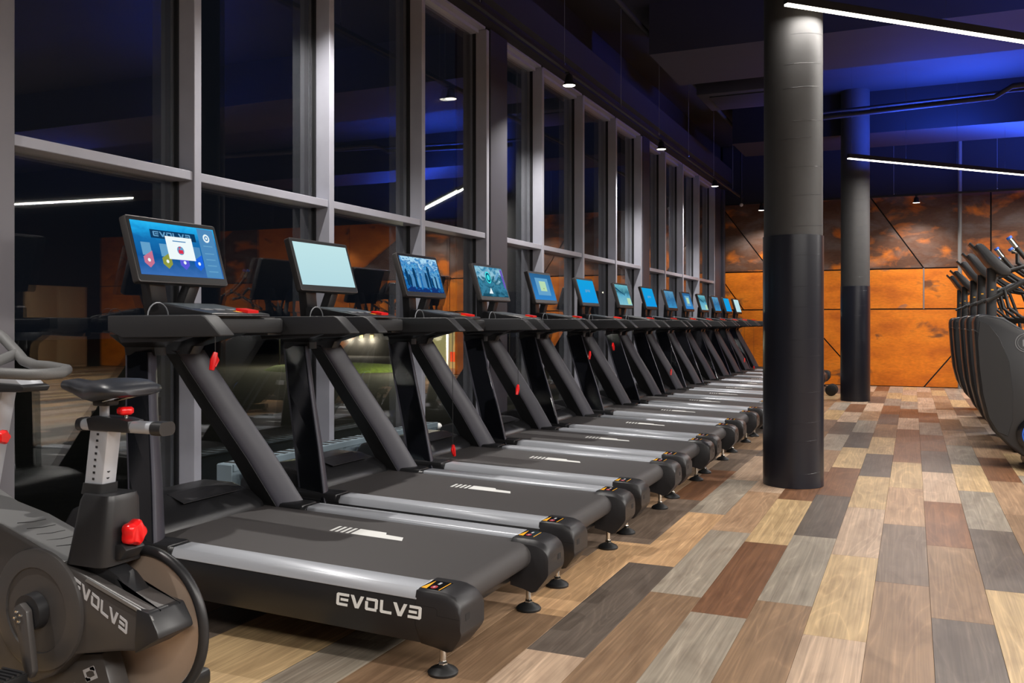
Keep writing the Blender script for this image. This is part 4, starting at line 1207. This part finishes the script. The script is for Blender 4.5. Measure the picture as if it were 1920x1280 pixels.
# ------------------------------------------------------------------ cross trainers on the right, noses to the aisle
def make_trainer():
    r = empty('cross_trainer', (0.47, 8.15, 0))
    P = lambda pts: [(x - 0.47, z) for x, z in pts]
    prof = [(0.477, 1.222), (0.450, 1.179), (0.458, 1.008), (0.473, 0.795), (0.496, 0.582), (0.541, 0.392), (0.586, 0.296), (0.70, 0.175), (0.80, 0.10), (1.25, 0.08), (1.45, 0.20), (1.50, 0.50), (1.40, 0.75), (1.15, 0.93), (0.95, 1.03), (0.802, 1.103), (0.66, 1.20), (0.53, 1.228)]
    sh = MB().prism_y(P(prof), 0.0, 0.34).build('shroud', M['machine'], r, bevel=0.028, seg=3)
    nose = [(0.492, 1.175), (0.56, 1.14), (0.63, 1.04), (0.70, 0.85), (0.728, 0.60), (0.722, 0.38), (0.69, 0.26), (0.62, 0.29), (0.558, 0.40), (0.515, 0.585), (0.490, 0.80), (0.476, 1.01)]
    MB().prism_y(P(nose), -0.005, 0.0).build('nose_panel', M['machine_nose'], sh, bevel=0.002, seg=1)
    MB().prism_y(P([(0.446, 1.10), (0.452, 1.105), (0.50, 1.075), (0.496, 1.068)]), -0.004, 0.345).build('front_trim', M['machine_nose'], sh, smooth=0)
    c = MB().torus((0.784 + 0.03 - 0.47, -0.002, 1.011 - 0.01), 0.072, 0.003, 'y', 32, 6).torus((0.814 - 0.47, -0.002, 1.001), 0.056, 0.002, 'y', 32, 6)
    lg = c.build('badge_ring', M['dim_print'], sh)
    def to3(u, v):
        a = R(40)
        uu, vv = (u - 0.55) * 0.062, (v - 0.5) * 0.062
        return (0.814 - 0.47 + uu * math.cos(a) - vv * math.sin(a), 0.0, 1.001 + uu * math.sin(a) + vv * math.cos(a))
    emblem(MB(), to3, (0, -0.0015, 0)).build('emblem', M['dim_print'], sh, smooth=0)
    # mast and console
    MB().loft([[(0.586 - 0.47 + a, 0.17 + b, 1.15) for a, b in rrect(0.075, 0.11, 0.02, 3)], [(0.586 - 0.47 + a, 0.17 + b, 1.60) for a, b in rrect(0.068, 0.10, 0.02, 3)]]).build('mast', M['machine'], r, smooth=40)
    MB().box(0.58 - 0.47, 0.60 - 0.47, 0.118, 0.1195, 1.41, 1.43).build('mast_label', M['yellow_print'], r, smooth=0)
    con = MB().prism_y(P([(0.455, 1.775), (0.475, 1.792), (0.505, 1.790), (0.715, 1.572), (0.700, 1.530), (0.640, 1.535), (0.55, 1.63)]), -0.05, 0.39).build('console', M['machine'], r, bevel=0.012, seg=2)
    MB().slab([(0.515 - 0.47, 0.0, 1.784), (0.70 - 0.47, 0.0, 1.592), (0.70 - 0.47, 0.34, 1.592), (0.515 - 0.47, 0.34, 1.784)], (0.002, 0, 0.002)).build('console_face', M['bezel'], con, smooth=0)
    MB().prism_y(P([(0.418, 1.80), (0.427, 1.812), (0.44, 1.80), (0.500, 1.735), (0.490, 1.722)]), 0.07, 0.27).build('tablet_ledge', M['machine_nose'], con, bevel=0.004)
    # fixed grips with blue rings, moving arms
    for y in (0.02, 0.32):
        MB().tube([(0.66 - 0.47, y, 1.56), (0.80 - 0.47, y, 1.60), (0.95 - 0.47, y, 1.48), (1.05 - 0.47, y, 1.46)], 0.017, 10).build('fixed_grip', M['rubber'], r, smooth=60)
        MB().tube([(0.54 - 0.47, y - 0.06 + (0.12 if y > 0.1 else 0), 1.33), (0.62 - 0.47, y - 0.06 + (0.12 if y > 0.1 else 0), 1.375), (0.80 - 0.47, y - 0.09 + (0.18 if y > 0.1 else 0), 1.48), (1.0 - 0.47, y - 0.10 + (0.2 if y > 0.1 else 0), 1.58)], 0.017, 10).build('linkage_bar', M['rubber'], r, smooth=60)
    for k, y in enumerate((-0.12, 0.46)):
        z0 = 0.0 if k == 0 else 0.06
        arm = MB().tube([(0.70 - 0.47 + z0, y, 1.80 - z0 * 0.8), (0.74 - 0.47 + z0, y, 1.74), (0.80 - 0.47, y, 1.66), (0.90 - 0.47, y, 1.58), (1.05 - 0.47, y, 1.50), (1.15 - 0.47, y, 1.2), (1.20 - 0.47, y, 0.55)], 0.018, 10).build('moving_arm', M['rubber'], r, smooth=60)
        MB().tube([(0.692 - 0.47 + z0, y, 1.815 - z0 * 0.8), (0.740 - 0.47 + z0, y, 1.742)], 0.0195, 12).build('grip_sensor', M['chrome'], arm)
        MB().tube([(0.684 - 0.47 + z0, y, 1.828 - z0 * 0.8), (0.695 - 0.47 + z0, y, 1.812 - z0 * 0.8)], 0.022, 12).build('grip_ring', M['blue_plastic'], arm)
        MB().tube([(0.66 - 0.47, y * 0.8 + 0.03, 1.42), (0.69 - 0.47, y * 0.8 + 0.03, 1.28), (0.78 - 0.47, y * 0.8 + 0.03, 1.20), (1.0 - 0.47, y * 0.8 + 0.03, 1.17), (1.25 - 0.47, y * 0.8 + 0.03, 1.16)], 0.013, 10).build('lower_grip', M['rubber'], r, smooth=60)
        MB().box(1.1 - 0.47, 2.0 - 0.47, y + (0.10 if k == 0 else -0.10) - 0.03, y + (0.10 if k == 0 else -0.10) + 0.03, 0.28, 0.34).build('pedal_bar', M['silver'], r, smooth=0, bevel=0.005)
        MB().box(1.35 - 0.47, 1.72 - 0.47, y + (0.10 if k == 0 else -0.10) - 0.075, y + (0.10 if k == 0 else -0.10) + 0.075, 0.34, 0.37).build('pedal', M['rubber'], r, bevel=0.008)
    MB().lathe([(0.15, 0.0), (0.15, -0.02), (0.13, -0.024), (0.0, -0.024)], (0.90 - 0.47, 0.0, 0.28), 'y', 32).build('crank_wheel', M['black_gloss'], sh)
    MB().torus((0.90 - 0.47, -0.026, 0.28), 0.11, 0.006, 'y', 32, 6).build('crank_ring', M['blue_plastic'], sh)
    for x in (0.86, 2.1):
        bar = MB().box(x - 0.47 - 0.04, x - 0.47 + 0.04, -0.10, 0.44, 0.025, 0.085).build('floor_bar', M['machine_nose'], r, bevel=0.006)
        for y in (-0.07, 0.41):
            MB().lathe([(0.03, 0.0), (0.03, 0.015), (0.014, 0.027)], (x - 0.47, y, 0.0), n=14).build('floor_foot', M['rubber'], bar)
    MB().box(0.85 - 0.47, 2.1 - 0.47, 0.13, 0.21, 0.04, 0.10).build('keel', M['machine_nose'], r, bevel=0.005)
    return r
tr0 = make_trainer()
TR = [8.15, 9.30, 10.47, 12.3, 13.5]
TL = ['black cross trainer at the front of the aisle row, showing its round badge', 'black cross trainer second in the aisle row, behind the badged one', 'black cross trainer in the middle of the five along the aisle',
      'black cross trainer fourth in the aisle row, next to last before the wall', 'black cross trainer last in the aisle row, only its console tip showing']
for i, y in enumerate(TR):
    t = tr0 if i == 0 else copy_tree(tr0)[tr0.name]
    t.location = (0.47, y, 0)
    tag(t, TL[i], 'cross trainer', 'cross trainers along the aisle')

# small dark machine on the floor beside the first pillar
dbl = empty('dumbbell', (-1.18, 15.3, 0))
tag(dbl, 'small dark dumbbell on the floor behind the pillar by the treadmills', 'dumbbell')
MB().tube([(0, -0.12, 0.09), (0, 0.12, 0.09)], 0.015, 10).build('grip', M['chrome'], dbl)
for y in (-0.15, 0.09):
    MB().lathe([(0.07, 0.0), (0.09, 0.012), (0.09, 0.05), (0.07, 0.06)], (0, y, 0.09), 'y', 20).build('weight', M['rubber'], dbl)

# ------------------------------------------------------------------ night outside the windows
ZG = -2.1
tag(MB().box(-150, -4.4, -40, 190, ZG - 0.3, ZG).build('ground', M['asphalt'], smooth=0), kind='structure')
tag(MB().box(-4.4, -3.75, -40, 60, ZG - 0.3, -0.2).build('plinth', M['facade'], smooth=0), kind='structure')
mb = MB()
ring0, ring1, ring2 = [], [], []
for k in range(32):
    a = 2 * PI * k / 32
    ring0.append((-36.5 + 5.5 * math.cos(a), 53 + 4.6 * math.sin(a), ZG))
    ring1.append((-36.5 + 4.9 * math.cos(a), 53 + 4.0 * math.sin(a), ZG + 0.25))
    ring2.append((-36.5 + 2.1 * math.cos(a), 53 + 1.8 * math.sin(a), ZG + 0.42))
gm = mb.loft([ring0, ring1, ring2]).build('lawn_mound', M['grass'])
tag(gm, 'low oval lawn lit green by a lamp, outside between the windows', 'lawn')
bw = empty('garden_wall', (-49.8, 76, ZG))
tag(bw, 'long dark wall with three small lamps, beyond the lawn outside', 'wall')
MB().box(-9, 9, 0, 0.4, 0, 3.4).build('wall_body', M['facade'], bw, smooth=0)
for x in (-1.35, 0.0, 1.2):
    lp = MB().box(x - 0.12, x + 0.12, -0.2, 0, 1.75, 2.05).build('wall_lamp', M['glow_warm'], bw, smooth=0)
    add_light('wall_lamp_light', 'POINT', (x, -0.35, 1.6), (0, 0, 0), 200, WARM, 0.1, parent=bw)
ks = empty('kiosk', (-30.6, 57.0, ZG))
tag(ks, 'small lit kiosk with a red panel, far outside beyond the lawn', 'kiosk')
MB().box(-1.6, 2.6, 0, 2.4, 2.6, 2.85).build('roof', M['facade'], ks, smooth=0)
MB().box(-1.5, 2.5, 0.6, 2.3, 0, 2.6).build('lit_wall', M['glow_shop'], ks, smooth=0)
for x in (-1.5, 0.4, 2.4):
    MB().box(x - 0.08, x + 0.08, 0, 0.16, 0, 2.6).build('post', M['white_print'], ks, smooth=0)
MB().box(0.6, 1.7, 0.05, 0.15, 0.5, 1.2).build('red_panel', M['glow_red'], ks, smooth=0)
MB().box(1.8, 2.4, 0.05, 0.15, 0.4, 1.3).build('notice_panel', M['white_print'], ks, smooth=0)
add_light('kiosk_light', 'POINT', (0.5, -1.5, 2.3), (0, 0, 0), 900, WARM, 0.3, parent=ks)
LP = [(-42.5, 54.0, 3.4), (-38, 80, 3.6), (-30, 92, 6.4), (-28, 100, 6.6), (-26, 110, 6.8), (-29.6, 50.0, 2.4), (-24, 54, 3.0)]
for i, (x, y, h) in enumerate(LP):
    p = empty('street_lamp', (x, y, ZG))
    tag(p, 'thin street lamp outside in the dark, ' + ['beside the lawn', 'behind the kiosk', 'tall one past the kiosk', 'tall one at the end of the lot', 'tallest one, far across the lot', 'short one this side of the lawn', 'close by the car park'][i], 'street lamp', 'street lamps outside')
    MB().tube([(0, 0, 0), (0, 0, h)], 0.05, 8).build('pole', M['facade'], p)
    MB().lathe([(0.05, 0.0), (0.16, 0.03), (0.16, 0.12), (0.05, 0.16)], (0, 0, h), n=12).build('lamp_head', M['glow_white'], p)
    if i in (0, 5):
        add_light('street_lamp_light', 'POINT', (0, 0, h - 0.3), (0, 0, 0), 1500, (1.0, 0.92, 0.62), 0.15, parent=p)
